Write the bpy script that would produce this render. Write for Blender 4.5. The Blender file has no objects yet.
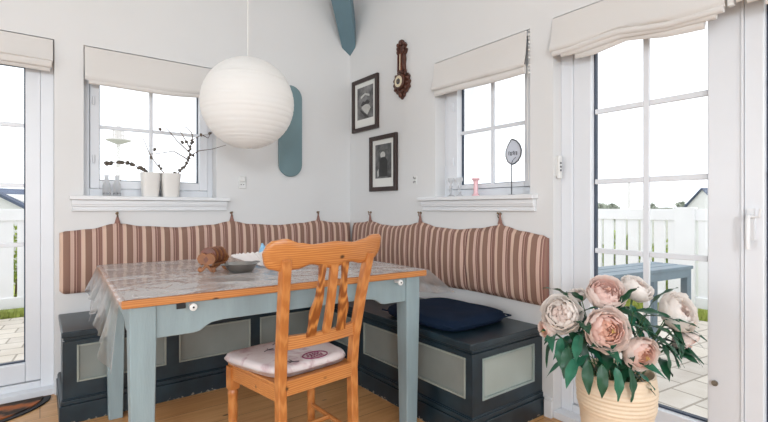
import bpy, bmesh, math, random
from mathutils import Vector, Matrix, noise
random.seed(7)
PI = math.pi
C = bpy.context.scene.collection
X0, Y0, H = 2.05, 3.17, 1.05          # right wall plane, left wall plane, eye height

# ------------------------------------------------------------------ helpers
def link(name, me, mats, parent=None, smooth=False, auto=None):
    o = bpy.data.objects.new(name, me); C.objects.link(o)
    if not isinstance(mats, (list, tuple)): mats = [mats]
    for m in mats: me.materials.append(m)
    if parent: o.parent = parent
    if smooth:
        for p in me.polygons: p.use_smooth = True
        if auto is not None:
            for e in me.edges: pass
            try: me.set_sharp_from_angle(angle=math.radians(auto))
            except Exception: pass
    return o
def obj(name, bm, mats, parent=None, smooth=False, auto=40, bevel=0, seg=2):
    bmesh.ops.recalc_face_normals(bm, faces=bm.faces)
    me = bpy.data.meshes.new(name); bm.to_mesh(me); bm.free()
    o = link(name, me, mats, parent, smooth, auto)
    if bevel:
        b = o.modifiers.new('bevel', 'BEVEL'); b.width = bevel; b.segments = seg
        b.limit_method = 'ANGLE'; b.angle_limit = math.radians(40)
        for p in me.polygons: p.use_smooth = True
        try: me.set_sharp_from_angle(angle=math.radians(80))
        except Exception: pass
        b.harden_normals = True
    return o
def thing(name, label, cat, loc=(0, 0, 0), rotz=0, group=None, kind=None):
    o = bpy.data.objects.new(name, None); C.objects.link(o)
    o.location = loc; o.rotation_euler = (0, 0, rotz); o.empty_display_size = .05
    o['label'] = label; o['category'] = cat
    if group: o['group'] = group
    if kind: o['kind'] = kind
    return o
def struct(o, label, cat='structure'):
    o['label'] = label; o['category'] = cat; o['kind'] = 'structure'; return o
def tag(o, label, cat, group=None, kind=None):
    o['label'] = label; o['category'] = cat
    if group: o['group'] = group
    if kind: o['kind'] = kind
    return o
def BM(): return bmesh.new()
def box(bm, x0, x1, y0, y1, z0, z1, mi=0):
    v = [bm.verts.new((x, y, z)) for z in (z0, z1) for y in (y0, y1) for x in (x0, x1)]
    for f in ((0,2,3,1),(4,5,7,6),(0,1,5,4),(2,6,7,3),(0,4,6,2),(1,3,7,5)):
        fc = bm.faces.new([v[i] for i in f]); fc.material_index = mi
    return v
def tbox(x0, x1, y0, y1, z0, z1):
    b = BM(); box(b, x0, x1, y0, y1, z0, z1); return b
def tube(bm, pts, r, n=8, cap=True, mi=0):
    pts = [Vector(p) for p in pts]
    rs = r if isinstance(r, (list, tuple)) else [r]*len(pts)
    rings = []; up = Vector((0, 0, 1)); prev = None
    for i, p in enumerate(pts):
        d = (pts[min(i+1, len(pts)-1)] - pts[max(i-1, 0)]).normalized()
        if prev is None:
            a = d.cross(up) if abs(d.z) < .95 else d.cross(Vector((1, 0, 0)))
        else: a = prev - d*prev.dot(d)
        a.normalize(); prev = a; b = d.cross(a)
        rings.append([bm.verts.new(p + (a*math.cos(2*PI*k/n) + b*math.sin(2*PI*k/n))*rs[i]) for k in range(n)])
    for i in range(len(rings)-1):
        for k in range(n):
            f = bm.faces.new((rings[i][k], rings[i][(k+1) % n], rings[i+1][(k+1) % n], rings[i+1][k])); f.material_index = mi
    if cap:
        bm.faces.new(rings[0][::-1]).material_index = mi; bm.faces.new(rings[-1]).material_index = mi
def lathe(bm, prof, n=32, cx=0, cy=0, mi=0, cap0=True, cap1=True):
    rings = []
    for r, z in prof:
        rings.append([bm.verts.new((cx + r*math.cos(2*PI*k/n), cy + r*math.sin(2*PI*k/n), z)) for k in range(n)])
    for i in range(len(rings)-1):
        for k in range(n):
            f = bm.faces.new((rings[i][k], rings[i][(k+1) % n], rings[i+1][(k+1) % n], rings[i+1][k])); f.material_index = mi
    if cap0: bm.faces.new(rings[0][::-1]).material_index = mi
    if cap1: bm.faces.new(rings[-1]).material_index = mi
def prism(bm, poly, axis, a0, a1, mi=0):
    """poly: 2D outline; axis 'x','y','z' = extrusion axis"""
    def mk(p, a):
        return {'x': (a, p[0], p[1]), 'y': (p[0], a, p[1]), 'z': (p[0], p[1], a)}[axis]
    A = [bm.verts.new(mk(p, a0)) for p in poly]; B = [bm.verts.new(mk(p, a1)) for p in poly]
    n = len(poly)
    fs = [bm.faces.new(A), bm.faces.new(B[::-1])]
    for i in range(n): fs.append(bm.faces.new((A[i], A[(i+1) % n], B[(i+1) % n], B[i])))
    for f in fs: f.material_index = mi
def ball(bm, c, r, sx=1, sy=1, sz=1, u=10, v=7, mi=0):
    m = Matrix.Translation(c) @ Matrix.Diagonal((sx, sy, sz, 1))
    g = bmesh.ops.create_uvsphere(bm, u_segments=u, v_segments=v, radius=r, matrix=m)
    for vv in g['verts']:
        for f in vv.link_faces: f.material_index = mi
def sheet(bm, fn, nu, nv, mi=0):
    g = [[bm.verts.new(fn(i/nu, j/nv)) for i in range(nu+1)] for j in range(nv+1)]
    for j in range(nv):
        for i in range(nu):
            bm.faces.new((g[j][i], g[j][i+1], g[j+1][i+1], g[j+1][i])).material_index = mi
def solid_sheet(bm, fn0, fn1, nu, nv, mi=0):
    a = [[bm.verts.new(fn0(i/nu, j/nv)) for i in range(nu+1)] for j in range(nv+1)]
    b = [[bm.verts.new(fn1(i/nu, j/nv)) for i in range(nu+1)] for j in range(nv+1)]
    fs = []
    for j in range(nv):
        for i in range(nu):
            fs.append(bm.faces.new((a[j][i], a[j][i+1], a[j+1][i+1], a[j+1][i])))
            fs.append(bm.faces.new((b[j][i], b[j+1][i], b[j+1][i+1], b[j][i+1])))
    for i in range(nu):
        fs.append(bm.faces.new((a[0][i], b[0][i], b[0][i+1], a[0][i+1])))
        fs.append(bm.faces.new((a[nv][i], a[nv][i+1], b[nv][i+1], b[nv][i])))
    for j in range(nv):
        fs.append(bm.faces.new((a[j][0], a[j+1][0], b[j+1][0], b[j][0])))
        fs.append(bm.faces.new((a[j][nu], b[j][nu], b[j+1][nu], a[j+1][nu])))
    for f in fs: f.material_index = mi
def interp(xs, ys, x):
    if x <= xs[0]: return ys[0]
    for i in range(len(xs)-1):
        if x <= xs[i+1]:
            t = (x-xs[i])/(xs[i+1]-xs[i]); t = t*t*(3-2*t)
            return ys[i] + (ys[i+1]-ys[i])*t
    return ys[-1]
def lin(c):   # sRGB 0-255 to linear
    return tuple([((v/255)/12.92 if v/255 <= .04045 else ((v/255+.055)/1.055)**2.4) for v in c]) + (1,)

# ------------------------------------------------------------------ materials
def nodes(name):
    m = bpy.data.materials.new(name); m.use_nodes = True
    nt = m.node_tree; return m, nt, nt.nodes['Principled BSDF']
def mat(name, col, rough=.5, metal=0, var=.06, scale=6, bump=0, bscale=60, spec=.5, stretch=(1, 1, 1), trans=0, sheen=0):
    m, nt, b = nodes(name); N, Lk = nt.nodes, nt.links
    b.inputs['Roughness'].default_value = rough; b.inputs['Metallic'].default_value = metal
    b.inputs['Specular IOR Level'].default_value = spec
    if sheen: b.inputs['Sheen Weight'].default_value = sheen
    tc = N.new('ShaderNodeTexCoord'); mp = N.new('ShaderNodeMapping'); mp.inputs['Scale'].default_value = stretch
    Lk.new(tc.outputs['Object'], mp.inputs[0])
    nz = N.new('ShaderNodeTexNoise'); nz.inputs['Scale'].default_value = scale; nz.inputs['Detail'].default_value = 5
    Lk.new(mp.outputs[0], nz.inputs['Vector'])
    cr = N.new('ShaderNodeValToRGB'); c = lin(col)
    cr.color_ramp.elements[0].position = .3; cr.color_ramp.elements[1].position = .7
    cr.color_ramp.elements[0].color = tuple(v*(1-var) for v in c[:3]) + (1,)
    cr.color_ramp.elements[1].color = tuple(min(1, v*(1+var)) for v in c[:3]) + (1,)
    Lk.new(nz.outputs[0], cr.inputs[0]); Lk.new(cr.outputs[0], b.inputs['Base Color'])
    if bump:
        n2 = N.new('ShaderNodeTexNoise'); n2.inputs['Scale'].default_value = bscale; n2.inputs['Detail'].default_value = 3
        Lk.new(mp.outputs[0], n2.inputs['Vector'])
        bp = N.new('ShaderNodeBump'); bp.inputs['Strength'].default_value = bump; bp.inputs['Distance'].default_value = .01
        Lk.new(n2.outputs[0], bp.inputs['Height']); Lk.new(bp.outputs[0], b.inputs['Normal'])
    return m
def wood(name, c1, c2, rough=.4, stretch=(1, 12, 12), scale=2.5, knots=True, coat=0.0, dist=3):
    m, nt, b = nodes(name); N, Lk = nt.nodes, nt.links
    b.inputs['Roughness'].default_value = rough; b.inputs['Coat Weight'].default_value = coat
    tc = N.new('ShaderNodeTexCoord'); mp = N.new('ShaderNodeMapping'); mp.inputs['Scale'].default_value = stretch
    Lk.new(tc.outputs['Object'], mp.inputs[0])
    nz = N.new('ShaderNodeTexNoise'); nz.inputs['Scale'].default_value = scale; nz.inputs['Detail'].default_value = 6
    nz.inputs['Distortion'].default_value = dist*.3; Lk.new(mp.outputs[0], nz.inputs['Vector'])
    wv = N.new('ShaderNodeTexWave'); wv.inputs['Scale'].default_value = scale; wv.inputs['Distortion'].default_value = dist*2
    wv.inputs['Detail'].default_value = 2; wv.bands_direction = 'Z'; Lk.new(mp.outputs[0], wv.inputs['Vector'])
    mx = N.new('ShaderNodeMath'); mx.operation = 'MULTIPLY'
    Lk.new(nz.outputs[0], mx.inputs[0]); Lk.new(wv.outputs[0], mx.inputs[1])
    cr = N.new('ShaderNodeValToRGB'); cr.color_ramp.elements[0].color = lin(c1); cr.color_ramp.elements[1].color = lin(c2)
    cr.color_ramp.elements[0].position = .1; cr.color_ramp.elements[1].position = .6
    Lk.new(mx.outputs[0], cr.inputs[0]); out = cr.outputs[0]
    if knots:
        vo = N.new('ShaderNodeTexVoronoi'); vo.inputs['Scale'].default_value = 5
        mp2 = N.new('ShaderNodeMapping'); mp2.inputs['Scale'].default_value = tuple(min(s, 2.2) for s in stretch)
        Lk.new(tc.outputs['Object'], mp2.inputs[0]); Lk.new(mp2.outputs[0], vo.inputs['Vector'])
        kr = N.new('ShaderNodeValToRGB'); kr.color_ramp.elements[0].position = .05; kr.color_ramp.elements[1].position = .11
        kr.color_ramp.elements[0].color = (1, 1, 1, 1); kr.color_ramp.elements[1].color = (0, 0, 0, 1)
        Lk.new(vo.outputs['Distance'], kr.inputs[0])
        mix = N.new('ShaderNodeMixRGB'); mix.inputs[2].default_value = lin([v*.42 for v in c1])
        Lk.new(kr.outputs[0], mix.inputs[0]); Lk.new(out, mix.inputs[1]); out = mix.outputs[0]
    Lk.new(out, b.inputs['Base Color'])
    return m
def glassy(name, tint=(1, 1, 1, 1), frost=0.0, ior=1.45, rough=.02, fres=1.0, bump=0, bscale=20, tl=False, cap=1.0):
    m = bpy.data.materials.new(name); m.use_nodes = True; nt = m.node_tree; N, Lk = nt.nodes, nt.links
    for n in list(N): N.remove(n)
    out = N.new('ShaderNodeOutputMaterial'); tr = N.new('ShaderNodeBsdfTransparent'); tr.inputs[0].default_value = tint
    gl = N.new('ShaderNodeBsdfGlossy'); gl.inputs['Roughness'].default_value = rough
    df = N.new('ShaderNodeBsdfTranslucent' if tl else 'ShaderNodeBsdfDiffuse'); df.inputs[0].default_value = (.9, .9, .91, 1)
    m1 = N.new('ShaderNodeMixShader'); m1.inputs[0].default_value = frost
    Lk.new(tr.outputs[0], m1.inputs[1]); Lk.new(df.outputs[0], m1.inputs[2])
    fr = N.new('ShaderNodeFresnel'); fr.inputs[0].default_value = ior
    mu = N.new('ShaderNodeMath'); mu.operation = 'MULTIPLY'; mu.inputs[1].default_value = fres; Lk.new(fr.outputs[0], mu.inputs[0])
    mi_ = N.new('ShaderNodeMath'); mi_.operation = 'MINIMUM'; mi_.inputs[1].default_value = cap; Lk.new(mu.outputs[0], mi_.inputs[0]); mu = mi_
    m2 = N.new('ShaderNodeMixShader'); Lk.new(mu.outputs[0], m2.inputs[0]); Lk.new(m1.outputs[0], m2.inputs[1]); Lk.new(gl.outputs[0], m2.inputs[2])
    if bump:
        tc = N.new('ShaderNodeTexCoord'); nz = N.new('ShaderNodeTexNoise'); nz.inputs['Scale'].default_value = bscale
        nz.inputs['Detail'].default_value = 3; nz.inputs['Distortion'].default_value = 1.2
        Lk.new(tc.outputs['Object'], nz.inputs['Vector'])
        bp = N.new('ShaderNodeBump'); bp.inputs['Strength'].default_value = bump; bp.inputs['Distance'].default_value = .01
        Lk.new(nz.outputs[0], bp.inputs['Height'])
        for t in (gl.inputs['Normal'], fr.inputs['Normal'], df.inputs['Normal']): Lk.new(bp.outputs[0], t)
    Lk.new(m2.outputs[0], out.inputs[0])
    return m
def translucent(name, col, fac=.35, bump=0, bscale=80, rough=.9):
    m = bpy.data.materials.new(name); m.use_nodes = True; nt = m.node_tree; N, Lk = nt.nodes, nt.links
    for n in list(N): N.remove(n)
    out = N.new('ShaderNodeOutputMaterial'); df = N.new('ShaderNodeBsdfDiffuse'); tl = N.new('ShaderNodeBsdfTranslucent')
    df.inputs[0].default_value = lin(col); tl.inputs[0].default_value = lin(col)
    mx = N.new('ShaderNodeMixShader'); mx.inputs[0].default_value = fac
    Lk.new(df.outputs[0], mx.inputs[1]); Lk.new(tl.outputs[0], mx.inputs[2]); Lk.new(mx.outputs[0], out.inputs[0])
    if bump:
        tc = N.new('ShaderNodeTexCoord'); nz = N.new('ShaderNodeTexNoise'); nz.inputs['Scale'].default_value = bscale
        Lk.new(tc.outputs['Object'], nz.inputs['Vector'])
        bp = N.new('ShaderNodeBump'); bp.inputs['Strength'].default_value = bump; bp.inputs['Distance'].default_value = .004
        Lk.new(nz.outputs[0], bp.inputs['Height']); Lk.new(bp.outputs[0], df.inputs['Normal'])
    return m

M = {}
M['wall'] = mat('wall_paint', (219, 219, 219), .7, var=.012, scale=2, bump=.05, bscale=300)
M['white'] = mat('white_paint', (226, 227, 229), .35, var=.01)
M['pvc'] = mat('white_frame_paint', (222, 225, 230), .3, var=.01)
M['seal'] = mat('dark_rubber_seal', (45, 58, 78), .5)
M['blind'] = translucent('blind_linen', (232, 229, 226), .18, bump=.25, bscale=400)
M['glass'] = glassy('window_glass', (.98, .99, 1, 1), fres=.5)
M['clear'] = glassy('clear_glass', (.985, .99, .99, 1), frost=.5, fres=.2, tl=True)
M['plastic'] = glassy('clear_plastic_sheet', (.97, .97, .97, 1), frost=.38, ior=1.5, rough=.06, fres=1.0, bump=1.0, bscale=5, cap=.6)
M['plasticd'] = glassy('clear_plastic_drape', (.97, .97, .97, 1), frost=.40, ior=1.45, rough=.13, fres=1.2, bump=.35, bscale=24, tl=True, cap=.22)
M['navy'] = None
M['teal'] = mat('teal_beam_paint', (100, 127, 138), .55, var=.08, scale=4, bump=.1, bscale=40)
M['board'] = mat('grey_teal_board_paint', (110, 135, 141), .5, var=.07, scale=5)
M['tableblue'] = mat('pale_blue_table_paint', (140, 158, 163), .45, var=.09, scale=5, stretch=(4, 4, .6), bump=.12, bscale=40)
M['pine'] = wood('orange_pine', (180, 112, 56), (204, 140, 80), .35, (1.5, 16, 16), 2.6, coat=.15)
M['pinev'] = wood('orange_pine_upright', (178, 109, 53), (202, 136, 76), .35, (16, 16, 1.5), 2.6, coat=.15)
M['grain'] = wood('strong_grain_pine', (136, 74, 28), (206, 138, 70), .35, (22, 8, 3.2), 1.6, knots=False, coat=.15, dist=5)
M['topwood'] = wood('table_top_pine', (222, 200, 188), (234, 214, 202), .4, (1.2, 10, 10), 2.0)
M['brownwood'] = mat('dark_carved_wood', (78, 44, 32), .45, var=.35, scale=30, bump=.5, bscale=90)
M['coasterwood'] = mat('brown_coaster_wood', (142, 88, 48), .4, var=.3, scale=25, bump=.3, bscale=80)
M['coasterred'] = mat('reddish_coaster_wood', (108, 58, 40), .4, var=.2, scale=25)
M['darkframe'] = mat('dark_brown_frame_wood', (50, 34, 30), .35, var=.2, scale=20)
M['matboard'] = mat('white_mat_board', (226, 226, 222), .8, var=.01)
M['steel'] = mat('brushed_steel', (150, 150, 148), .28, 1, var=.1, scale=20)
M['brass'] = mat('hook_metal', (140, 120, 95), .3, 1)
M['navycloth'] = mat('navy_cushion_cloth', (20, 36, 58), .85, var=.15, scale=10, bump=.3, bscale=300, spec=.15)
M['pot'] = mat('pale_grey_pot_glaze', (224, 221, 217), .4, var=.03)
M['bud'] = mat('dusty_grey_bud', (92, 84, 76), .8, var=.3, scale=60)
M['twig'] = mat('dark_twig_bark', (92, 76, 66), .8, var=.2, scale=60)
M['pinkglass'] = mat('pink_candlestick_glass', (232, 186, 192), .15, var=.03)
M['vase'] = mat('cream_ribbed_ceramic', (224, 204, 178), .55, var=.05, scale=12, bump=.15, bscale=60)
M['petalA'] = translucent('blush_petal', (252, 240, 234), .42)
M['petalB'] = translucent('pale_pink_petal', (250, 226, 218), .42)
M['petalC'] = translucent('peach_pink_petal', (246, 210, 192), .4)
M['petalW'] = translucent('creamy_white_petal', (254, 249, 245), .42)
M['stamen'] = mat('gold_stamen', (196, 160, 90), .7)
M['leaf'] = mat('dark_green_leaf', (24, 76, 50), .42, var=.3, scale=14)
M['leaf2'] = mat('blue_green_leaf', (34, 104, 78), .42, var=.25, scale=14)
M['stem'] = mat('green_stem', (60, 92, 56), .6)
M['fence'] = mat('white_fence_paint', (240, 241, 243), .5, var=.02)
M['outbench'] = mat('blue_grey_bench_paint', (110, 128, 140), .5, var=.1, scale=8)
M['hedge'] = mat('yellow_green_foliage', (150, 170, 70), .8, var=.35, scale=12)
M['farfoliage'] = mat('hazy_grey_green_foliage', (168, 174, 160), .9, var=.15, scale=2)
M['grassm'] = mat('grass_blades', (160, 172, 84), .8, var=.3, scale=8)
M['field'] = mat('field_ground', (160, 162, 148), .9, var=.15, scale=.3)
M['tower'] = mat('beige_tower_render', (228, 225, 222), .8, var=.03)
M['roof'] = mat('slate_blue_roof', (84, 96, 118), .7, var=.3, scale=1.5)
M['house'] = mat('pale_house_wall', (225, 225, 222), .8, var=.03)
M['plate'] = mat('white_switch_plastic', (222, 222, 220), .35, var=.01)
M['dark'] = mat('dark_hole', (30, 30, 32), .6)
M['cord'] = mat('white_cord', (225, 225, 222), .5)
M['napkin'] = mat('white_napkin_paper', (232, 226, 224), .8, var=.03)
M['bluenapkin'] = mat('light_blue_paper', (150, 196, 226), .7, var=.08, scale=20)
M['rubber'] = mat('black_rubber', (28, 28, 30), .6)
M['dial'] = mat('ivory_dial', (226, 214, 186), .4, var=.04)
M['signface'] = translucent('pale_grey_sign_face', (232, 234, 240), .6)
M['signdark'] = mat('dark_grey_metal', (74, 76, 82), .4)
M['maroon'] = mat('maroon_tab_cloth', (146, 108, 98), .85, var=.15, scale=60)

def paper_mat():
    m = translucent('lantern_rice_paper', (248, 247, 245), .35, bump=.15, bscale=120); return m
M['paper'] = paper_mat()

def navy_mat():
    m, nt, b = nodes('worn_dark_teal_paint'); N, Lk = nt.nodes, nt.links
    b.inputs['Roughness'].default_value = .32
    tc = N.new('ShaderNodeTexCoord'); sp = N.new('ShaderNodeSeparateXYZ'); Lk.new(tc.outputs['Object'], sp.inputs[0])
    n1 = N.new('ShaderNodeTexNoise'); n1.inputs['Scale'].default_value = 7; n1.inputs['Detail'].default_value = 6
    Lk.new(tc.outputs['Object'], n1.inputs['Vector'])
    cr = N.new('ShaderNodeValToRGB'); cr.color_ramp.elements[0].color = lin((20, 35, 44)); cr.color_ramp.elements[1].color = lin((38, 58, 68))
    cr.color_ramp.elements[0].position = .35; cr.color_ramp.elements[1].position = .75
    Lk.new(n1.outputs[0], cr.inputs[0])
    # paint chips along the foot of the plinth
    n2 = N.new('ShaderNodeTexNoise'); n2.inputs['Scale'].default_value = 60; n2.inputs['Detail'].default_value = 4
    Lk.new(tc.outputs['Object'], n2.inputs['Vector'])
    zz = N.new('ShaderNodeMath'); zz.operation = 'MULTIPLY'; zz.inputs[1].default_value = 9.0; Lk.new(sp.outputs['Z'], zz.inputs[0])
    sb = N.new('ShaderNodeMath'); sb.operation = 'SUBTRACT'; Lk.new(n2.outputs[0], sb.inputs[0]); Lk.new(zz.outputs[0], sb.inputs[1])
    gt = N.new('ShaderNodeMath'); gt.operation = 'GREATER_THAN'; gt.inputs[1].default_value = .53; Lk.new(sb.outputs[0], gt.inputs[0])
    mx = N.new('ShaderNodeMixRGB'); Lk.new(gt.outputs[0], mx.inputs[0]); Lk.new(cr.outputs[0], mx.inputs[1]); mx.inputs[2].default_value = lin((160, 150, 136))
    Lk.new(mx.outputs[0], b.inputs['Base Color'])
    return m
M['navy'] = navy_mat()
M['panel'] = mat('grey_green_panel_paint', (128, 134, 130), .45, var=.08, scale=5)
M['paneledge'] = mat('pale_moulding_paint', (148, 154, 146), .4, var=.12, scale=12)

def stripe_mat():
    m, nt, b = nodes('striped_ticking_cloth'); N, Lk = nt.nodes, nt.links
    b.inputs['Roughness'].default_value = .9; b.inputs['Specular IOR Level'].default_value = .1
    tc = N.new('ShaderNodeTexCoord'); sp = N.new('ShaderNodeSeparateXYZ'); Lk.new(tc.outputs['Object'], sp.inputs[0])
    mu = N.new('ShaderNodeMath'); mu.operation = 'MULTIPLY'; mu.inputs[1].default_value = 1/.105; Lk.new(sp.outputs['X'], mu.inputs[0])
    fr = N.new('ShaderNodeMath'); fr.operation = 'FRACT'; Lk.new(mu.outputs[0], fr.inputs[0])
    cr = N.new('ShaderNodeValToRGB'); r = cr.color_ramp; r.interpolation = 'CONSTANT'
    beige, brown, pink, mar = lin((208, 180, 162)), lin((142, 112, 99)), lin((200, 170, 157)), lin((136, 100, 92))
    seq = [(0, beige), (.15, brown), (.43, mar), (.47, beige), (.50, pink), (.62, beige), (.645, mar), (.70, brown), (.74, pink), (.765, mar), (.84, brown), (.90, mar), (.95, pink)]
    r.elements[0].position = 0; r.elements[0].color = seq[0][1]
    r.elements[1].position = seq[1][0]; r.elements[1].color = seq[1][1]
    for p, c in seq[2:]:
        e = r.elements.new(p); e.color = c
    Lk.new(fr.outputs[0], cr.inputs[0])
    nz = N.new('ShaderNodeTexNoise'); nz.inputs['Scale'].default_value = 500; Lk.new(tc.outputs['Object'], nz.inputs['Vector'])
    bp = N.new('ShaderNodeBump'); bp.inputs['Strength'].default_value = .3; bp.inputs['Distance'].default_value = .003
    Lk.new(nz.outputs[0], bp.inputs['Height']); Lk.new(bp.outputs[0], b.inputs['Normal'])
    Lk.new(cr.outputs[0], b.inputs['Base Color'])
    return m
M['stripe'] = stripe_mat()

def floor_mat():
    m, nt, b = nodes('pine_floorboards'); N, Lk = nt.nodes, nt.links
    b.inputs['Roughness'].default_value = .35
    tc = N.new('ShaderNodeTexCoord'); mp = N.new('ShaderNodeMapping'); Lk.new(tc.outputs['Object'], mp.inputs[0])
    br = N.new('ShaderNodeTexBrick'); br.offset = .37; br.inputs['Scale'].default_value = 1
    br.inputs['Brick Width'].default_value = 3.2; br.inputs['Row Height'].default_value = .19; br.inputs['Mortar Size'].default_value = .0015
    br.inputs['Color1'].default_value = lin((214, 166, 112)); br.inputs['Color2'].default_value = lin((204, 152, 98)); br.inputs['Mortar'].default_value = lin((110, 70, 40))
    Lk.new(mp.outputs[0], br.inputs['Vector'])
    m2 = N.new('ShaderNodeMapping'); m2.inputs['Scale'].default_value = (1.2, 14, 1); Lk.new(tc.outputs['Object'], m2.inputs[0])
    nz = N.new('ShaderNodeTexNoise'); nz.inputs['Scale'].default_value = 3; nz.inputs['Detail'].default_value = 6; Lk.new(m2.outputs[0], nz.inputs['Vector'])
    cr = N.new('ShaderNodeValToRGB'); cr.color_ramp.elements[0].color = (.86, .79, .72, 1); cr.color_ramp.elements[1].color = (1, 1, 1, 1)
    cr.color_ramp.elements[0].position = .35; cr.color_ramp.elements[1].position = .6; Lk.new(nz.outputs[0], cr.inputs[0])
    mx = N.new('ShaderNodeMixRGB'); mx.blend_type = 'MULTIPLY'; mx.inputs[0].default_value = 1
    Lk.new(br.outputs[0], mx.inputs[1]); Lk.new(cr.outputs[0], mx.inputs[2])
    m3 = N.new('ShaderNodeMapping'); m3.inputs['Scale'].default_value = (1.4, 4.2, 1); Lk.new(tc.outputs['Object'], m3.inputs[0])
    vo = N.new('ShaderNodeTexVoronoi'); vo.inputs['Scale'].default_value = 2.0; Lk.new(m3.outputs[0], vo.inputs['Vector'])
    kr = N.new('ShaderNodeValToRGB'); kr.color_ramp.elements[0].position = .05; kr.color_ramp.elements[1].position = .08
    kr.color_ramp.elements[0].color = (1, 1, 1, 1); kr.color_ramp.elements[1].color = (0, 0, 0, 1); Lk.new(vo.outputs['Distance'], kr.inputs[0])
    mk = N.new('ShaderNodeMixRGB'); mk.inputs[2].default_value = lin((78, 44, 24)); Lk.new(kr.outputs[0], mk.inputs[0]); Lk.new(mx.outputs[0], mk.inputs[1])
    Lk.new(mk.outputs[0], b.inputs['Base Color'])
    return m
M['floor'] = floor_mat()

def paving_mat():
    m, nt, b = nodes('terrace_paving_stones'); N, Lk = nt.nodes, nt.links
    b.inputs['Roughness'].default_value = .85
    tc = N.new('ShaderNodeTexCoord'); mp = N.new('ShaderNodeMapping'); mp.inputs['Rotation'].default_value = (0, 0, .12); Lk.new(tc.outputs['Object'], mp.inputs[0])
    br = N.new('ShaderNodeTexBrick'); br.inputs['Scale'].default_value = 1; br.inputs['Brick Width'].default_value = .28
    br.inputs['Row Height'].default_value = .2; br.inputs['Mortar Size'].default_value = .008
    br.inputs['Color1'].default_value = lin((214, 206, 194)); br.inputs['Color2'].default_value = lin((198, 190, 180)); br.inputs['Mortar'].default_value = lin((158, 150, 138))
    Lk.new(mp.outputs[0], br.inputs['Vector'])
    nz = N.new('ShaderNodeTexNoise'); nz.inputs['Scale'].default_value = 5; nz.inputs['Detail'].default_value = 6; Lk.new(tc.outputs['Object'], nz.inputs['Vector'])
    mx = N.new('ShaderNodeMixRGB'); mx.blend_type = 'OVERLAY'; mx.inputs[0].default_value = .3; Lk.new(br.outputs[0], mx.inputs[1]); Lk.new(nz.outputs[0], mx.inputs[2])
    Lk.new(mx.outputs[0], b.inputs['Base Color'])
    return m
M['paving'] = paving_mat()

def print_mat():   # chair cushion cloth: white cotton with a faint scattered print
    m, nt, b = nodes('printed_cotton_cloth'); N, Lk = nt.nodes, nt.links
    b.inputs['Roughness'].default_value = .9
    tc = N.new('ShaderNodeTexCoord')
    vo = N.new('ShaderNodeTexNoise'); vo.inputs['Scale'].default_value = 14; vo.inputs['Detail'].default_value = 4; vo.inputs['Distortion'].default_value = 1.5
    Lk.new(tc.outputs['Object'], vo.inputs['Vector'])
    cr = N.new('ShaderNodeValToRGB'); r = cr.color_ramp
    r.elements[0].position = .3; r.elements[0].color = lin((188, 160, 166)); r.elements[1].position = .52; r.elements[1].color = lin((216, 206, 206))
    Lk.new(vo.outputs[0], cr.inputs[0]); Lk.new(cr.outputs[0], b.inputs['Base Color'])
    return m
M['print'] = print_mat()
M['printmark'] = mat('plum_print_ink', (126, 50, 84), .9)
M['printtwig'] = mat('dark_print_ink', (70, 62, 68), .9)

def photo_mat(name, seed, lo, hi):
    m, nt, b = nodes(name); N, Lk = nt.nodes, nt.links
    b.inputs['Roughness'].default_value = .3
    tc = N.new('ShaderNodeTexCoord'); mp = N.new('ShaderNodeMapping'); mp.inputs['Location'].default_value = (seed, seed*.7, 0); Lk.new(tc.outputs['Object'], mp.inputs[0])
    nz = N.new('ShaderNodeTexNoise'); nz.inputs['Scale'].default_value = 16; nz.inputs['Detail'].default_value = 6; Lk.new(mp.outputs[0], nz.inputs['Vector'])
    cr = N.new('ShaderNodeValToRGB'); cr.color_ramp.elements[0].color = lin((lo,)*3); cr.color_ramp.elements[1].color = lin((hi,)*3)
    cr.color_ramp.elements[0].position = .35; cr.color_ramp.elements[1].position = .65
    Lk.new(nz.outputs[0], cr.inputs[0]); Lk.new(cr.outputs[0], b.inputs['Base Color'])
    return m
M['photoA'] = photo_mat('black_and_white_photo_print', 1.3, 66, 130)
M['photoB'] = photo_mat('black_and_white_photo_print_dark', 5.1, 62, 112)
M['photolight'] = mat('photo_light_tone', (188, 188, 184), .3, var=.12, scale=40)
M['photodark'] = mat('photo_dark_tone', (44, 44, 44), .3, var=.2, scale=40)
M['photomid'] = mat('photo_mid_tone', (84, 84, 82), .3, var=.2, scale=60)

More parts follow.
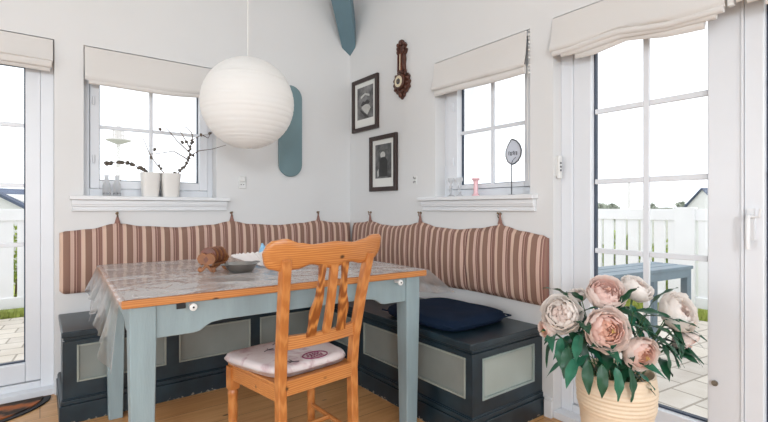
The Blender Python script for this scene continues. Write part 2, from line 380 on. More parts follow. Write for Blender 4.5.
def doormat_mat():
    m, nt, b = nodes('coir_doormat_face'); N, Lk = nt.nodes, nt.links
    b.inputs['Roughness'].default_value = .95
    tc = N.new('ShaderNodeTexCoord'); sp = N.new('ShaderNodeSeparateXYZ'); Lk.new(tc.outputs['Object'], sp.inputs[0])
    at = N.new('ShaderNodeMath'); at.operation = 'ARCTAN2'; Lk.new(sp.outputs['Y'], at.inputs[0]); Lk.new(sp.outputs['X'], at.inputs[1])
    mu = N.new('ShaderNodeMath'); mu.operation = 'MULTIPLY'; mu.inputs[1].default_value = 22; Lk.new(at.outputs[0], mu.inputs[0])
    sn = N.new('ShaderNodeMath'); sn.operation = 'SINE'; Lk.new(mu.outputs[0], sn.inputs[0])
    nz = N.new('ShaderNodeTexNoise'); nz.inputs['Scale'].default_value = 22; nz.inputs['Detail'].default_value = 3; Lk.new(tc.outputs['Object'], nz.inputs['Vector'])
    ad = N.new('ShaderNodeMath'); ad.operation = 'MULTIPLY_ADD'; ad.inputs[1].default_value = .25; Lk.new(sn.outputs[0], ad.inputs[0]); Lk.new(nz.outputs[0], ad.inputs[2])
    cr = N.new('ShaderNodeValToRGB'); r = cr.color_ramp
    r.elements[0].position = .3; r.elements[0].color = lin((54, 44, 38)); r.elements[1].position = .75; r.elements[1].color = lin((168, 96, 52))
    e = r.elements.new(.5); e.color = lin((110, 76, 56))
    Lk.new(ad.outputs[0], cr.inputs[0]); Lk.new(cr.outputs[0], b.inputs['Base Color'])
    return m
M['coir'] = doormat_mat()

# ------------------------------------------------------------------ room shell
ZC = 3.02                        # eaves height
XR, YR = -2.7, -2.7              # the two walls behind the camera
TH = .2
def wall_openings(axis, plane, a0, a1, holes, outward):
    """boxes around rectangular holes; axis 'y' = wall in plane y (runs along x)"""
    bm = BM(); cuts = sorted({a0, a1} | {h[0] for h in holes} | {h[1] for h in holes})
    p0, p1 = (plane, plane+TH) if outward > 0 else (plane-TH, plane)
    for i in range(len(cuts)-1):
        s, e = cuts[i], cuts[i+1]; hs = [h for h in holes if h[0] <= s+1e-6 and h[1] >= e-1e-6]
        segs = [(0, ZC+.3)] if not hs else [(0, hs[0][2]), (hs[0][3], ZC+.3)]
        for z0, z1 in segs:
            if z1-z0 < 1e-4: continue
            if axis == 'y': box(bm, s, e, p0, p1, z0, z1)
            else: box(bm, p0, p1, s, e, z0, z1)
    bmesh.ops.remove_doubles(bm, verts=bm.verts, dist=1e-5)
    return bm
DL = (-1.43, .065, 0, 2.006)      # left terrace door
WL = (.203, .963, 1.10, 2.004)
DR = (-.20, 1.302, 0, 2.004)
WR = (1.436, 2.155, 1.10, 1.995)
struct(obj('wall_left', wall_openings('y', Y0, XR-TH, X0+TH, [DL, WL], 1), M['wall']), 'white painted wall with the left terrace door and two-pot window', 'wall')
struct(obj('wall_right', wall_openings('x', X0, YR-TH, Y0, [DR, WR], 1), M['wall']), 'white painted wall with the framed photos, window and terrace door', 'wall')
RW = [(-2.1, -.5, .9, 2.2), (.2, 1.7, .9, 2.2)]  # unseen rear and side openings, added to bring fill light into the room
SW = [(-1.9, -.1, .5, 2.2), (.8, 2.3, .5, 2.2)]
struct(obj('wall_rear', wall_openings('y', YR, XR-TH, X0+TH, RW, -1), M['wall']), 'white wall behind the viewpoint with two openings added for fill light', 'wall')
struct(obj('wall_side', wall_openings('x', XR, YR, Y0, SW, -1), M['wall']), 'white wall opposite the photo wall with two openings added for fill light', 'wall')
struct(obj('floor', tbox(XR-TH, X0+TH, YR-TH, Y0+TH, -.12, 0), M['floor']), 'warm pine plank floor with dark knots', 'floor')
# hipped, vaulted ceiling
b = BM(); k = 1.29; rise = .7; ins = rise/k
lo = [(XR-TH, YR-TH), (X0+TH, YR-TH), (X0+TH, Y0+TH), (XR-TH, Y0+TH)]
lowz = ZC - TH*k
bot = [b.verts.new((x, y, lowz)) for x, y in lo]
hi = [b.verts.new((XR+ins, YR+ins, ZC+rise)), b.verts.new((X0-ins, YR+ins, ZC+rise)), b.verts.new((X0-ins, Y0-ins, ZC+rise)), b.verts.new((XR+ins, Y0-ins, ZC+rise))]
for i in range(4): b.faces.new((bot[i], bot[(i+1) % 4], hi[(i+1) % 4], hi[i]))
b.faces.new(hi)
o = obj('ceiling', b, M['wall']); sm = o.modifiers.new('thick', 'SOLIDIFY'); sm.thickness = .08; sm.offset = 0
struct(o, 'white sloping ceiling meeting in the corner', 'ceiling')
# the corner rafter (curved brace with its foot in the corner)
t = thing('roof_beam', 'blue-grey painted wooden roof beam with pointed foot ending in the corner', 'beam', (X0, Y0, 0), math.atan2(-1, -1))
b = BM(); n = 14
secs = []
for i in range(n+1):
    s = -.06 + 1.25*i/n                       # horizontal run out of the corner
    zb = 2.313 + .91*s
    w = .054 + .062*max(0, s)
    secs.append([b.verts.new(p) for p in ((s, -w, zb), (s, w, zb), (s-.0, w, zb+.20), (s-.0, -w, zb+.20))])
for i in range(n):
    for k2 in range(4): b.faces.new((secs[i][k2], secs[i][(k2+1) % 4], secs[i+1][(k2+1) % 4], secs[i+1][k2]))
b.faces.new(secs[0]); b.faces.new(secs[-1][::-1])
obj('timber', b, M['teal'], t, bevel=.006)

# --- baseboards, thresholds
def baseb(name, x0, x1, y0, y1, label):
    b = BM(); box(b, x0, x1, y0, y1, 0, .085)
    box(b, x0 + (.004 if x1-x0 < .05 else 0), x1, y0 + (.004 if y1-y0 < .05 else 0), y1, .085, .1)
    struct(obj(name, b, M['white'], bevel=.002), label, 'baseboard')
baseb('baseboard_right', X0-.018, X0, 1.302, 1.343, 'white baseboard block between the bench end and terrace door')
baseb('baseboard_left', .065, .079, Y0-.018, Y0, 'white baseboard stub between left terrace door and bench')
# --- windows. local frame: x along wall, y outward, z up
def place(o, wall):
    if wall == 'L': o.location = (0, Y0, 0); o.rotation_euler = (0, 0, 0)
    else: o.location = (X0, 0, 0); o.rotation_euler = (0, 0, -PI/2)     # local x -> -Y, local y -> +X
def ring(bm, a0, a1, z0, z1, w, y0, y1, wb=None):
    wb = w if wb is None else wb
    box(bm, a0, a0+w, y0, y1, z0, z1); box(bm, a1-w, a1, y0, y1, z0, z1)
    box(bm, a0+w, a1-w, y0, y1, z1-w, z1); box(bm, a0+w, a1-w, y0, y1, z0, z0+wb)
def window(name, wall, a0, a1, z0, z1, g, label):
    """a0..a1 opening; g = (glass a0, a1, z0)"""
    t = thing(name, label, 'window', kind='structure'); place(t, wall)
    b = BM(); ring(b, a0, a1, z0, z1, .035, .09, .18, .045); obj('window_frame', b, M['pvc'], t, bevel=.003)
    b = BM(); w = g[0]-a0-.035
    box(b, a0+.037, g[0], .075, .14, z0+.047, z1-.037); box(b, g[1], a1-.037, .075, .14, z0+.047, z1-.037)
    box(b, g[0], g[1], .075, .14, z0+.047, g[2]); box(b, g[0], g[1], .075, .14, z1-.037-w, z1-.037)
    obj('sash', b, M['pvc'], t, bevel=.004)
    b = BM(); ring(b, g[0], g[1], g[2], z1-.037-w, .006, .118, .134); obj('rubber_seal', b, M['seal'], t)
    b = BM(); box(b, g[0]+.004, g[1]-.004, .124, .128, g[2]+.004, z1-.04-w); obj('glass_pane', b, M['glass'], t)
    b = BM(); mid = g[3]; box(b, mid-.011, mid+.011, .108, .122, g[2], z1-.037-w)
    obj('glazing_bar', b, M['pvc'], t, bevel=.002)
    b = BM(); box(b, g[0], mid-.011, .108, .122, g[4]-.011, g[4]+.011); box(b, mid+.011, g[1], .108, .122, g[4]-.011, g[4]+.011)
    obj('glazing_bar', b, M['pvc'], t, bevel=.002)
    # hinge knuckles
    for zz in (z0+.2, z0+.55):
        b = BM(); tube(b, [(g[0]-.03, .068, zz), (g[0]-.03, .068, zz+.05)], .007, 10); obj('hinge', b, M['pvc'], t, True)
    return t
t1 = window('window_1', 'L', WL[0], WL[1], 1.125, WL[3], (.288, .872, 1.222, .578, 1.552), 'white casement window on the left wall above the potted plants')
t2 = window('window_2', 'R', -WR[1], -WR[0], 1.125, WR[3], (-2.03, -1.525, 1.198, -1.775, 1.532), 'white casement window on the right wall with a leaf-shaped sign')
def sill(parent, a0, a1, o0, o1, ov=.052):
    b = BM()
    box(b, a0, a1, -ov, .0, 1.10, 1.124); box(b, o0+.0, o1-.0, 0, .09, 1.10, 1.124)
    obj('window_sill', b, M['white'], parent, bevel=.004)
    b = BM(); a, c = a0+.012, a1-.012
    box(b, a, c, -.030, -.0, 1.072, 1.0995); box(b, a+.004, c-.004, -.014, -.0, 1.045, 1.072)
    box(b, a, c, -.020, -.0, 1.035, 1.046); box(b, a, c, -.026, -.0, 1.062, 1.073)
    obj('sill_apron', b, M['white'], parent, bevel=.003)
sill(t1, .133, 1.042, WL[0], WL[1]); sill(t2, -2.273, -1.385, -WR[1], -WR[0])

def door(name, wall, a0, a1, z1, leaves, label, handle_on=None):
    t = thing(name, label, 'door', kind='structure'); place(t, wall)
    b = BM(); box(b, a0, a0+.062, .07, .18, 0, z1); box(b, a1-.062, a1, .07, .18, 0, z1)
    box(b, a0+.062, a1-.062, .07, .18, z1-.06, z1); box(b, a0+.062, a1-.062, .07, .18, 0, .07)
    box(b, a0, a1, .0, .07, 0, .035)
    obj('door_frame', b, M['pvc'], t, bevel=.004)
    for (l0, l1, g0, g1, hz) in leaves:
        lf = BM(); box(lf, l0, g0, .08, .15, .075, z1-.063); box(lf, g1, l1, .08, .15, .075, z1-.063)
        box(lf, g0, g1, .08, .15, .075, .18); box(lf, g0, g1, .08, .15, z1-.15, z1-.063)
        lo_ = obj('door_leaf', lf, M['pvc'], t, bevel=.005)
        b = BM(); ring(b, g0, g1, .18, z1-.15, .007, .112, .136); obj('rubber_seal', b, M['seal'], lo_)
        b = BM(); box(b, g0+.004, g1-.004, .122, .126, .184, z1-.154); obj('glass_pane', b, M['glass'], lo_)
        mid = (g0+g1)/2
        b = BM(); box(b, mid-.013, mid+.013, .105, .121, .187, z1-.157)
        obj('glazing_bar', b, M['pvc'], lo_, bevel=.003)
        for zz in (.846, 1.18, 1.52):
            b = BM(); box(b, g0+.007, mid-.013, .105, .121, zz-.012, zz+.012); box(b, mid+.013, g1-.007, .105, .121, zz-.012, zz+.012)
            obj('glazing_bar', b, M['pvc'], lo_, bevel=.003)
        if hz:
            hx = hz[0]; hb = BM(); box(hb, hx-.011, hx+.011, .068, .08, .93, 1.05)
            tube(hb, [(hx, .07, 1.02), (hx, .035, 1.02), (hx, .03, 1.005), (hx, .030, .90)], .0085, 10)
            tube(hb, [(hx, .045, 1.02), (hx+.03, .045, 1.02), (hx+.035, .045, 1.05)], .005, 8)
            obj('door_handle', hb, M['white'], lo_, True)
    return t
# right door: local x = -y
td = door('door_2', 'R', -1.302, .20, 2.004,
     [(-1.24, -.555, -1.15, -.667, None), (-.549, .138, -.488, .04, (-.525,))], 'white glazed double terrace door on the right wall behind the peonies')
b = BM(); tube(b, [(-.64, .078, .36), (-.64, .07, .36)], .011, 14); tube(b, [(-.64, .071, .36), (-.64, .0685, .36)], .004, 8)
obj('lock_plug', b, M['steel'], td, True)
b = BM(); box(b, -.556, -.548, .074, .0795, .08, 1.93); obj('leaf_seam_strip', b, M['pvc'], td)
door('door_1', 'L', -1.43, .065, 2.006,
     [(-1.37, -.685, -1.27, -.78, None), (-.679, .003, -.56, -.065, None)], 'white glazed terrace door at the far left of the picture')
# ------------------------------------------------------------------ roman blinds (local frame as windows)
def blind(wall, a0, a1, ztop, zb0, zb1, label, folds, sag=.015, group=None, tabs=False, lift=None, thick=.03, y0=-.004):
    t = thing('roman_blind', label, 'blind'); place(t, wall)
    b = BM(); nu, nv = 36, 14
    def zbot(u): return zb0 + (zb1-zb0)*u - sag*math.sin(PI*u) + (lift(u) if lift else 0)
    def bulge(u, v): return -.006 - thick*(v**2)*(1-.5*(v > .95)) - .004*math.sin(u*9+1)*v
    def f0(u, v):
        z = ztop + (zbot(u)-ztop)*v
        return (a0+(a1-a0)*u, y0 + bulge(u, v), z)
    def f1(u, v):
        p = f0(u, v); return (p[0], p[1]+.004, p[2]+.0006)
    solid_sheet(b, f0, f1, nu, nv)
    obj('front_cloth', b, M['blind'], t, True, 60)
    # stacked folds below/behind the front panel
    for k, (drop, yo, shrink) in enumerate(folds):
        b = BM()
        def loop(u, ang, k=k, drop=drop, yo=yo):
            zc = zbot(u) - drop*.22 + .003*math.sin(u*7+k*2)
            return (a0+shrink+(a1-a0-shrink*1.6)*u, y0 + yo - .013 + .012*math.sin(ang), zc + .5*drop*math.cos(ang)+drop*.0)
        nn = 12
        for i in range(nu):
            pass
        grid = [[b.verts.new(loop(i/nu, 2*PI*j/nn)) for j in range(nn)] for i in range(nu+1)]
        for i in range(nu):
            for j in range(nn): b.faces.new((grid[i][j], grid[i][(j+1) % nn], grid[i+1][(j+1) % nn], grid[i+1][j]))
        b.faces.new(grid[0]); b.faces.new(grid[-1][::-1])
        obj('fold', b, M['blind'], t, True, 60)
    b = BM(); box(b, a0+.002, a1-.002, y0-.004, y0+.03, ztop-.022, ztop-.002); obj('headrail', b, M['white'], t)
    return t
blind('L', .207, .945, 1.996, 1.80, 1.815, 'off-white linen roman blind over the window with the potted plants', [(.03, .0, .02)], .012)
blind('L', -1.43, .058, 1.998, 1.88, 1.868, 'off-white linen roman blind over the left terrace door, loosely folded', [(.045, -.004, .01), (.07, .012, .02)], .0)
blr = blind('R', -2.153, -1.452, 1.987, 1.808, 1.795, 'off-white linen roman blind over the window with the leaf-shaped sign', [(.05, .006, .012)], .0,
      lift=lambda u: -.0*u, thick=.03)
b = BM(); pts = [(-1.441, -.002, 1.985 - .02*i) for i in range(12)]
for i, p in enumerate(pts): ball(b, p, .006 if i % 2 else .0045, u=8, v=5)
tube(b, [(-1.441, -.002, 1.99), (-1.441, -.002, 1.74)], .0015, 6)
obj('bead_chain', b, M['plate'], blr)
b = BM(); tube(b, [(-1.45, .0, 1.8), (-1.452, .002, 1.6), (-1.453, .002, 1.4), (-1.447, .002, 1.2)], .0016, 6); obj('pull_cord', b, M['cord'], blr)
def liftR(u):
    return .022*max(0, 1-abs(u-.45)/.28) - .0
bd = blind('R', -1.300, -.578, 1.996, 1.825, 1.80, 'off-white linen roman blind hanging crookedly over the right terrace door beside the window', [(.03, -.002, .01), (.05, .006, .05), (.075, .016, .12)], .0, lift=liftR)
b = BM(); prism(b, [(-1.17, 1.80), (-1.06, 1.86), (-1.05, 1.845), (-1.15, 1.765)], 'y', -.002, .004); obj('loose_fold', b, M['blind'], bd)
blind('R', -.545, .198, 1.996, 1.825, 1.84, 'off-white linen roman blind over the second leaf of the right terrace door', [(.03, -.002, .0), (.05, .006, .03), (.07, .016, .08)], .0)
b = BM(); box(b, -.572, -.553, -.02, .0, 1.80, 2.0)
o = obj('bracket', b, M['plate'], bd)

# ------------------------------------------------------------------ storage benches
def bench(name, label, L, D, panels, endpanel, loc, rot):
    """local: x along length 0..L, y depth 0(front)..D, front faces -y"""
    t = thing(name, label, 'bench', loc, rot)
    g = .012
    b = BM(); box(b, g, L-g, g, D, .10, .42); obj('carcass', b, M['navy'], t)
    b = BM(); box(b, -.0, L, -.012, D, .42, .45); obj('lid', b, M['navy'], t, bevel=.006)
    b = BM(); box(b, g*.6, L-g*.6, .006, D, .405, .42)
    obj('top_moulding', b, M['navy'], t, bevel=.003)
    # front boards round the panels
    b = BM(); xs = [0]+[v for p in panels for v in p]+[L]
    for i in range(0, len(xs), 2): box(b, xs[i]+(.0 if i else .004), xs[i+1]-(.0 if i < len(xs)-2 else .004), 0.004, g+.002, .11, .40)
    for p in panels:
        box(b, p[0], p[1], 0.004, g+.002, .11, .195); box(b, p[0], p[1], 0.004, g+.002, .378, .40)
    obj('front_frame', b, M['navy'], t)
    for p in panels:
        b = BM(); box(b, p[0], p[1], .0095, g+.001, .195, .378); pn = obj('panel', b, M['panel'], t)
        b = BM(); ring(b, p[0], p[1], .195, .378, .009, -.001, .0095); obj('moulding', b, M['paneledge'], pn, bevel=.002)
    if endpanel is not None:
        side, e0, e1 = endpanel
        xx = (L-g-.002, L-.004) if side > 0 else (.004, g+.002)
        b = BM(); box(b, *xx, .0142, e0, .11, .40); box(b, *xx, e1, D, .11, .40)
        box(b, *xx, e0, e1, .11, .182); box(b, *xx, e0, e1, .372, .40); obj('end_frame', b, M['navy'], t)
        xp = (L-g-.001, L-.0095) if side > 0 else (.0095, g+.001)
        xm = (L-.0095, L+.001) if side > 0 else (-.001, .0095)
        b = BM(); box(b, *xp, e0, e1, .182, .372); pn = obj('panel', b, M['panel2'], t)
        w = .011; b = BM(); box(b, *xm, e0, e0+w, .182, .372); box(b, *xm, e1-w, e1, .182, .372)
        box(b, *xm, e0+w, e1-w, .182, .182+w); box(b, *xm, e0+w, e1-w, .372-w, .372); obj('moulding', b, M['paneledge2'], pn, bevel=.002)
    b = BM(); box(b, -.010, L+.010 if endpanel else L, -.012, D, .0, .092)
    box(b, -.004, L+.004 if endpanel else L, -.006, D, .092, .115)
    box(b, .0, L+.0, -.001, D, .115, .122)
    obj('plinth', b, M['navy'], t, bevel=.005)
    return t
M['panel2'] = mat('light_grey_green_panel_paint', (168, 178, 172), .45, var=.06, scale=5)
M['paneledge2'] = mat('light_moulding_paint', (150, 164, 160), .4, var=.1, scale=12)
bench('storage_bench', 'long dark teal storage bench under the left wall window, behind the table', 1.965, .475,
      [(.062, .468), (.533, .94), (1.0, 1.40)], None, (.083, 2.693, 0), 0)
# right bench: local x runs along -Y, front faces -X
bench('storage_bench', 'dark teal storage bench against the right wall carrying the navy cushion', 1.33, .53,
      [(.06, .42), (.482, .853), (.915, 1.286)], (1, .07, .46), (1.52, 2.69, 0), -PI/2)

# ------------------------------------------------------------------ striped back cushions
def backrest(label, L, tabs, prof, loc, rot, seed, crease=None, lpad=0):
    t = thing('backrest_cushion', label, 'cushion', loc, rot)     # local x along wall, wall at y=0, room side -y
    b = BM(); xs = [p[0] for p in prof]; zs = [p[1] for p in prof]
    def top(x): return interp(xs, zs, x)
    def bot(x):
        e = 0
        if x < .03: e = .02*(1-x/.03)**2
        if x > L-.03: e = .02*((x-L+.03)/.03)**2
        return .558 + .004*math.sin(x*7+seed) + e
    def yb(x, v):
        ed = min(1, min(x, L-x)/.03, )
        vv = math.sin(PI*min(max(v, 0), 1))**.35
        puff = .012 + .034*vv*max(0, ed)**.5
        puff += .004*noise.noise(Vector((x*7, v*3, seed)))
        puff += .0022*math.sin(x*60)*vv
        if crease: puff -= .014*math.exp(-((x-crease-.006*math.sin(v*9))/.01)**2)
        return puff
    nu, nv = int(L/.012), 16
    f0 = lambda u, v: (u*L, -yb(u*L, v), bot(u*L) + (top(u*L)-bot(u*L))*v)
    f1 = lambda u, v: (u*L, -.006, bot(u*L) + (top(u*L)-bot(u*L))*v)
    solid_sheet(b, f0, f1, nu, nv)
    obj('cover', b, M['stripe'], t, True, 70)
    for x in tabs:
        b = BM(); zt = top(x)
        prism(b, [(x-.016, zt-.015), (x+.016, zt-.015), (x+.004, zt+.03), (x+.002, zt+.045), (x-.004, zt+.045), (x-.005, zt+.03)], 'y', -.020, -.012)
        obj('hanging_tab', b, M['maroon'], t, bevel=.002)
    return t
backrest('long striped backrest cushion hung along the left wall above the bench', 1.955,
         (.285, .975, 1.655), [(0, .912), (.03, .921), (.15, .93), (.265, .958), (.285, .975), (.305, .958), (.42, .94), (.63, .928), (.84, .94), (.955, .96), (.975, .978), (.995, .96), (1.1, .94), (1.32, .928), (1.52, .94), (1.635, .955), (1.655, .972), (1.675, .955), (1.78, .94), (1.955, .935)],
         (.088, Y0, 0), 0, 1.0)
backrest('striped backrest cushion hung along the right wall above the navy cushion', 1.78,
         (.238, .818, 1.482), [(0, .935), (.12, .94), (.218, .952), (.238, .968), (.258, .95), (.40, .93), (.53, .924), (.68, .935), (.798, .955), (.818, .972), (.838, .955), (.98, .93), (1.15, .922), (1.32, .935), (1.462, .955), (1.482, .976), (1.502, .955), (1.62, .93), (1.74, .915), (1.78, .90)],
         (X0, 3.10, 0), -PI/2, 5.0, crease=1.235)
# hooks
def hook(x, y, rot, label):
    t = thing('wall_hook', label, 'hook', (x, y, 1.02), rot, 'little metal hooks the striped backrests hang from')
    b = BM(); tube(b, [(0, 0, 0), (0, -.004, 0)], .009, 14); obj('back_plate', b, M['brass'], t, True)
    b = BM(); tube(b, [(0, -.004, .002), (0, -.018, .0), (0, -.024, -.012), (0, -.018, -.022), (0, -.01, -.018)], .0028, 8)
    ball(b, (0, -.0245, .004), .006); obj('hook_prong', b, M['brass'], t, True)
for x, w in ((.372, 'below the potted plants window'), (1.063, 'below the socket and paper lantern'), (1.744, 'nearest the corner on the left wall')):
    hook(x, Y0, 0, 'small metal hook holding the striped backrest, ' + w)
for y, w in ((2.872, 'nearest the corner on the photo wall'), (2.292, 'just left of the right-hand window sill'), (1.628, 'below the leaf-shaped sign')):
    hook(X0, y, -PI/2, 'small metal hook holding the striped backrest, ' + w)

# ------------------------------------------------------------------ navy seat cushion on the bench
def softbox(name, w, d, h, mats, parent, r=.04, seed=0, top_fn=None, nu=28, nv=24, edge=.3):
    b = BM()
    def outline(u, v):
        x, y = (u*2-1), (v*2-1)
        # squircle mapping
        sx = x*math.sqrt(max(0, 1-.22*y**4)); sy = y*math.sqrt(max(0, 1-.22*x**4))
        if top_fn: return top_fn(sx, sy)
        return sx*w/2, sy*d/2
    def prof(u, v):
        x, y = abs(u*2-1), abs(v*2-1)
        e = (1-x**8)*(1-y**8)
        return max(0, e)**edge
    f0 = lambda u, v: (*outline(u, v), h/2 + h/2*prof(u, v)*(1+.16*noise.noise(Vector((u*5+seed, v*5, 0)))))
    f1 = lambda u, v: (*outline(u, v), h/2 - h/2*prof(u, v))
    solid_sheet(b, f0, f1, nu, nv)
    return obj(name, b, mats, parent, True, 180)
t = thing('seat_cushion', 'flat navy blue seat cushion lying on the right bench', 'cushion', (1.765, 1.78, .450), 0.03)
softbox('cover', .47, .56, .062, M['navycloth'], t, seed=3)
b = BM()
for s in (-1, 1): tube(b, [(s*.222, -.27+.02*i, .033) for i in range(28)], .004, 6)
tube(b, [(-.222+.0222*i, -.272, .033) for i in range(21)], .004, 6)
obj('piping', b, M['navycloth'], t, True)

# ------------------------------------------------------------------ dining table
TX, TY, TR = .862, 2.193, -.032
t = thing('dining_table', 'square farmhouse table with pale blue legs and orange pine top', 'table', (TX, TY, 0), TR)
W2, D2 = .638, .560
b = BM(); box(b, -W2, W2, -D2, D2, .727, .755); obj('tabletop', b, M['pine2'] if 'pine2' in M else M['pine'], t, bevel=.005)
b = BM(); box(b, -W2+.012, W2-.012, -D2+.012, D2-.012, .7551, .7556); obj('top_surface', b, M['topwood'], t)
for sx in (-1, 1):
    for sy in (-1, 1):
        b = BM(); cx, cy = sx*(W2-.065), (-(D2-.065) if sy < 0 else D2-.13); w0, w1 = .04, .031
        vs = []
        for z, w in ((0, w1), (.60, w0), (.727, w0)):
            ox, oy = (-sx*0, -sy*0)
            vs.append([b.verts.new((cx+ox+dx*w, cy+oy+dy*w, z)) for dx, dy in ((-1, -1), (1, -1), (1, 1), (-1, 1))])
        for i in range(2):
            for k in range(4): b.faces.new((vs[i][k], vs[i][(k+1) % 4], vs[i+1][(k+1) % 4], vs[i+1][k]))
        b.faces.new(vs[0][::-1]); b.faces.new(vs[-1])
        obj('leg', b, M['tableblue'], t, bevel=.004)
def apron(L):
    a = L/2; e = .14
    return [(-a, .727), (-a, .612), (-a+e-.02, .612), (-a+e, .616), (-a+e+.02, .63), (-a+e+.04, .640), (-a+e+.08, .645),
            (a-e-.08, .645), (a-e-.04, .640), (a-e-.02, .63), (a-e, .616), (a-e+.02, .612), (a, .612), (a, .727)]
for s in (-1, 1):
    b = BM(); prism(b, apron(2*(W2-.105)), 'y', (-(D2-.045) if s < 0 else D2-.125)-.011, (-(D2-.045) if s < 0 else D2-.125)+.011); obj('apron', b, M['tableblue'], t, bevel=.002)
    b = BM(); prism(b, apron(2*(D2-.105)), 'x', s*(W2-.045)-.011, s*(W2-.045)+.011); obj('apron', b, M['tableblue'], t, bevel=.002)
for kx in (-.425, .468):
    b = BM(); tube(b, [(kx, -D2+.03, .712), (kx, -D2-.012, .712)], [.006, .006], 12)
    tube(b, [(kx, -D2-.006, .712), (kx, -D2-.009, .712), (kx, -D2-.016, .712), (kx, -D2-.018, .712)], [.008, .0125, .0125, .009], 20)
    kn = obj('knob', b, M['plate'], t, True)
    b = BM(); tube(b, [(kx, -D2-.0179, .712), (kx, -D2-.0192, .712)], .0035, 12); obj('knob_screw', b, M['dark'], kn)
    b = BM(); box(b, kx-.045, kx-.016, -D2+.028, -D2+.036, .703, .721)
    if kx < 0: obj('catch_plate', b, M['dark'], t)

# transparent plastic tablecloth
b = BM(); dropL, dropR, dropB = .20, .165, .15
def cloth(u, v):
    s = -W2-dropL + (2*W2+dropL+dropR)*u; q = -D2-.004 + (2*D2+dropB+.004)*v
    z = .7568; x, y = s, q
    z += .004*max(0, noise.noise(Vector((s*6, q*7, 0)))) + .007*max(0, .13-abs(noise.noise(Vector((s*7, q*5, 3)))))/.13*max(0, noise.noise(Vector((s*3, q*3, 8))))
    dy = 0
    if q > D2: dy = q-D2; y = D2 + .012 + dy*.25 + .01*math.sin(s*28)*dy/dropB; z = .757-dy*.95
    over = 0
    if s < -W2:
        over = -W2-s; k = over/dropL
        fr = max(0, 1-(q+D2)/.35)
        out = .006 + over*.13 + .014*k*math.sin(q*26+.8) + .008*k*math.sin(q*61) + .010*k
        x = -W2 - out
        z = (.757 if q <= D2 else z) - over*(.68 + .42*fr + .10*math.sin(q*19)*k) 
        y = min(y, D2+.02) + fr*.04*k
    elif s > W2:
        over = s-W2; k = over/dropR
        fr = max(0, 1-(q+D2)/.25)
        out = .005 + over*(.28 + .45*fr) + .015*k*math.sin(q*30)
        out += .012*k*math.sin(q*55+1)+.012*k; x = W2 + out; z = (.757 if q <= D2 else z) - over*(.9-.14*fr)
        y = min(y, D2+.02) - fr*.02*k
    return (x, y, z)
sheet(b, cloth, 150, 130)
tc = thing('plastic_tablecloth', 'crumpled clear plastic tablecloth draped over the dining table', 'tablecloth', (TX, TY, 0), TR)
me_b = obj('plastic_sheet', b, [M['plastic'], M['plasticd']], tc, True, 180)
for p in me_b.data.polygons:
    c = p.center
    if abs(c.x) > W2 or c.y > D2: p.material_index = 1

# ------------------------------------------------------------------ pine chair
ch = thing('dining_chair', 'orange pine farmhouse chair with curved top rail pulled up to the table', 'chair', (.812, 1.665, 0), .10)
def qbar(bm, pts, w, d):
    """rectangular bar through pts, w along x, d along y"""
    rs = []
    for p in pts:
        rs.append([bm.verts.new((p[0]+sx*w/2, p[1]+sy*d/2, p[2])) for sx, sy in ((-1, -1), (1, -1), (1, 1), (-1, 1))])
    for i in range(len(rs)-1):
        for k in range(4): bm.faces.new((rs[i][k], rs[i][(k+1) % 4], rs[i+1][(k+1) % 4], rs[i+1][k]))
    bm.faces.new(rs[0][::-1]); bm.faces.new(rs[-1])
for s in (-1, 1):
    b = BM(); qbar(b, [(s*.160, -.20, 0), (s*.160, -.175, .2), (s*.160, -.168, .42), (s*.163, -.178, .55), (s*.172, -.205, .70), (s*.184, -.243, .88)], .034, .036)
    obj('back_post', b, M['pinev'], ch, bevel=.006)
    b = BM(); x, y = s*.185, .158
    box(b, x-.019, x+.019, y-.019, y+.019, .335, .425)
    lathe(b, [(.012, 0), (.015, .02), (.017, .12), (.0175, .15), (.0175, .20), (.019, .26), (.018, .30), (.0205, .315), (.0205, .325), (.017, .33), (.017, .336)], 18, x, y)
    obj('front_leg', b, M['pinev'], ch, True, 40)
    b = BM(); d = Vector((s*.185-s*.161, .155+.175, 0)).normalized(); nrm = Vector((d.y, -d.x, 0))*.010
    p0, p1 = Vector((s*.161, -.16, 0)), Vector((s*.185, .145, 0))
    prism(b, [(p0+nrm)[:2], (p1+nrm)[:2], (p1-nrm)[:2], (p0-nrm)[:2]], 'z', .372, .425); obj('side_rail', b, M['pine'], ch, bevel=.003)
    b = BM(); tube(b, [(s*.16, -.18, .165), (s*.185, .158, .165)], .0105, 10); obj('stretcher', b, M['pine'], ch, True)
b = BM(); box(b, -.145, .145, -.184, -.160, .392, .446); obj('back_seat_rail', b, M['pine'], ch, bevel=.003)
b = BM(); box(b, -.168, .168, .150, .170, .372, .425); obj('front_seat_rail', b, M['pine'], ch, bevel=.003)
b = BM(); tube(b, [(-.172, 0, .165), (.172, 0, .165)], .0105, 10); obj('stretcher', b, M['pine'], ch, True)
# top rail
b = BM()
RX = .256
tu = [-1, -.97, -.9, -.75, -.55, -.35, 0, .35, .55, .75, .9, .97, 1]
tz = [.905, .930, .944, .950, .934, .927, .934, .927, .936, .950, .950, .942, .915]
bz = [.895, .864, .848, .838, .842, .856, .836, .852, .842, .842, .856, .872, .895]
def rail(u, v, off):
    uu = u*2-1; zt, zb = interp(tu, tz, uu), interp(tu, bz, uu)
    z = zb + (zt-zb)*v
    y = -.262 + .040*uu*uu - (z-.9)*.25
    ed = 1-abs(2*v-1)**6
    e2 = 1-max(0, (abs(uu)-.9)/.1)**2
    return (uu*RX, y + off*.013*(.45+.55*ed)*(.5+.5*max(0, e2)), z)
solid_sheet(b, lambda u, v: rail(u, v, -1), lambda u, v: rail(u, v, 1), 64, 10)
obj('top_rail', b, M['pine'], ch, True, 60)
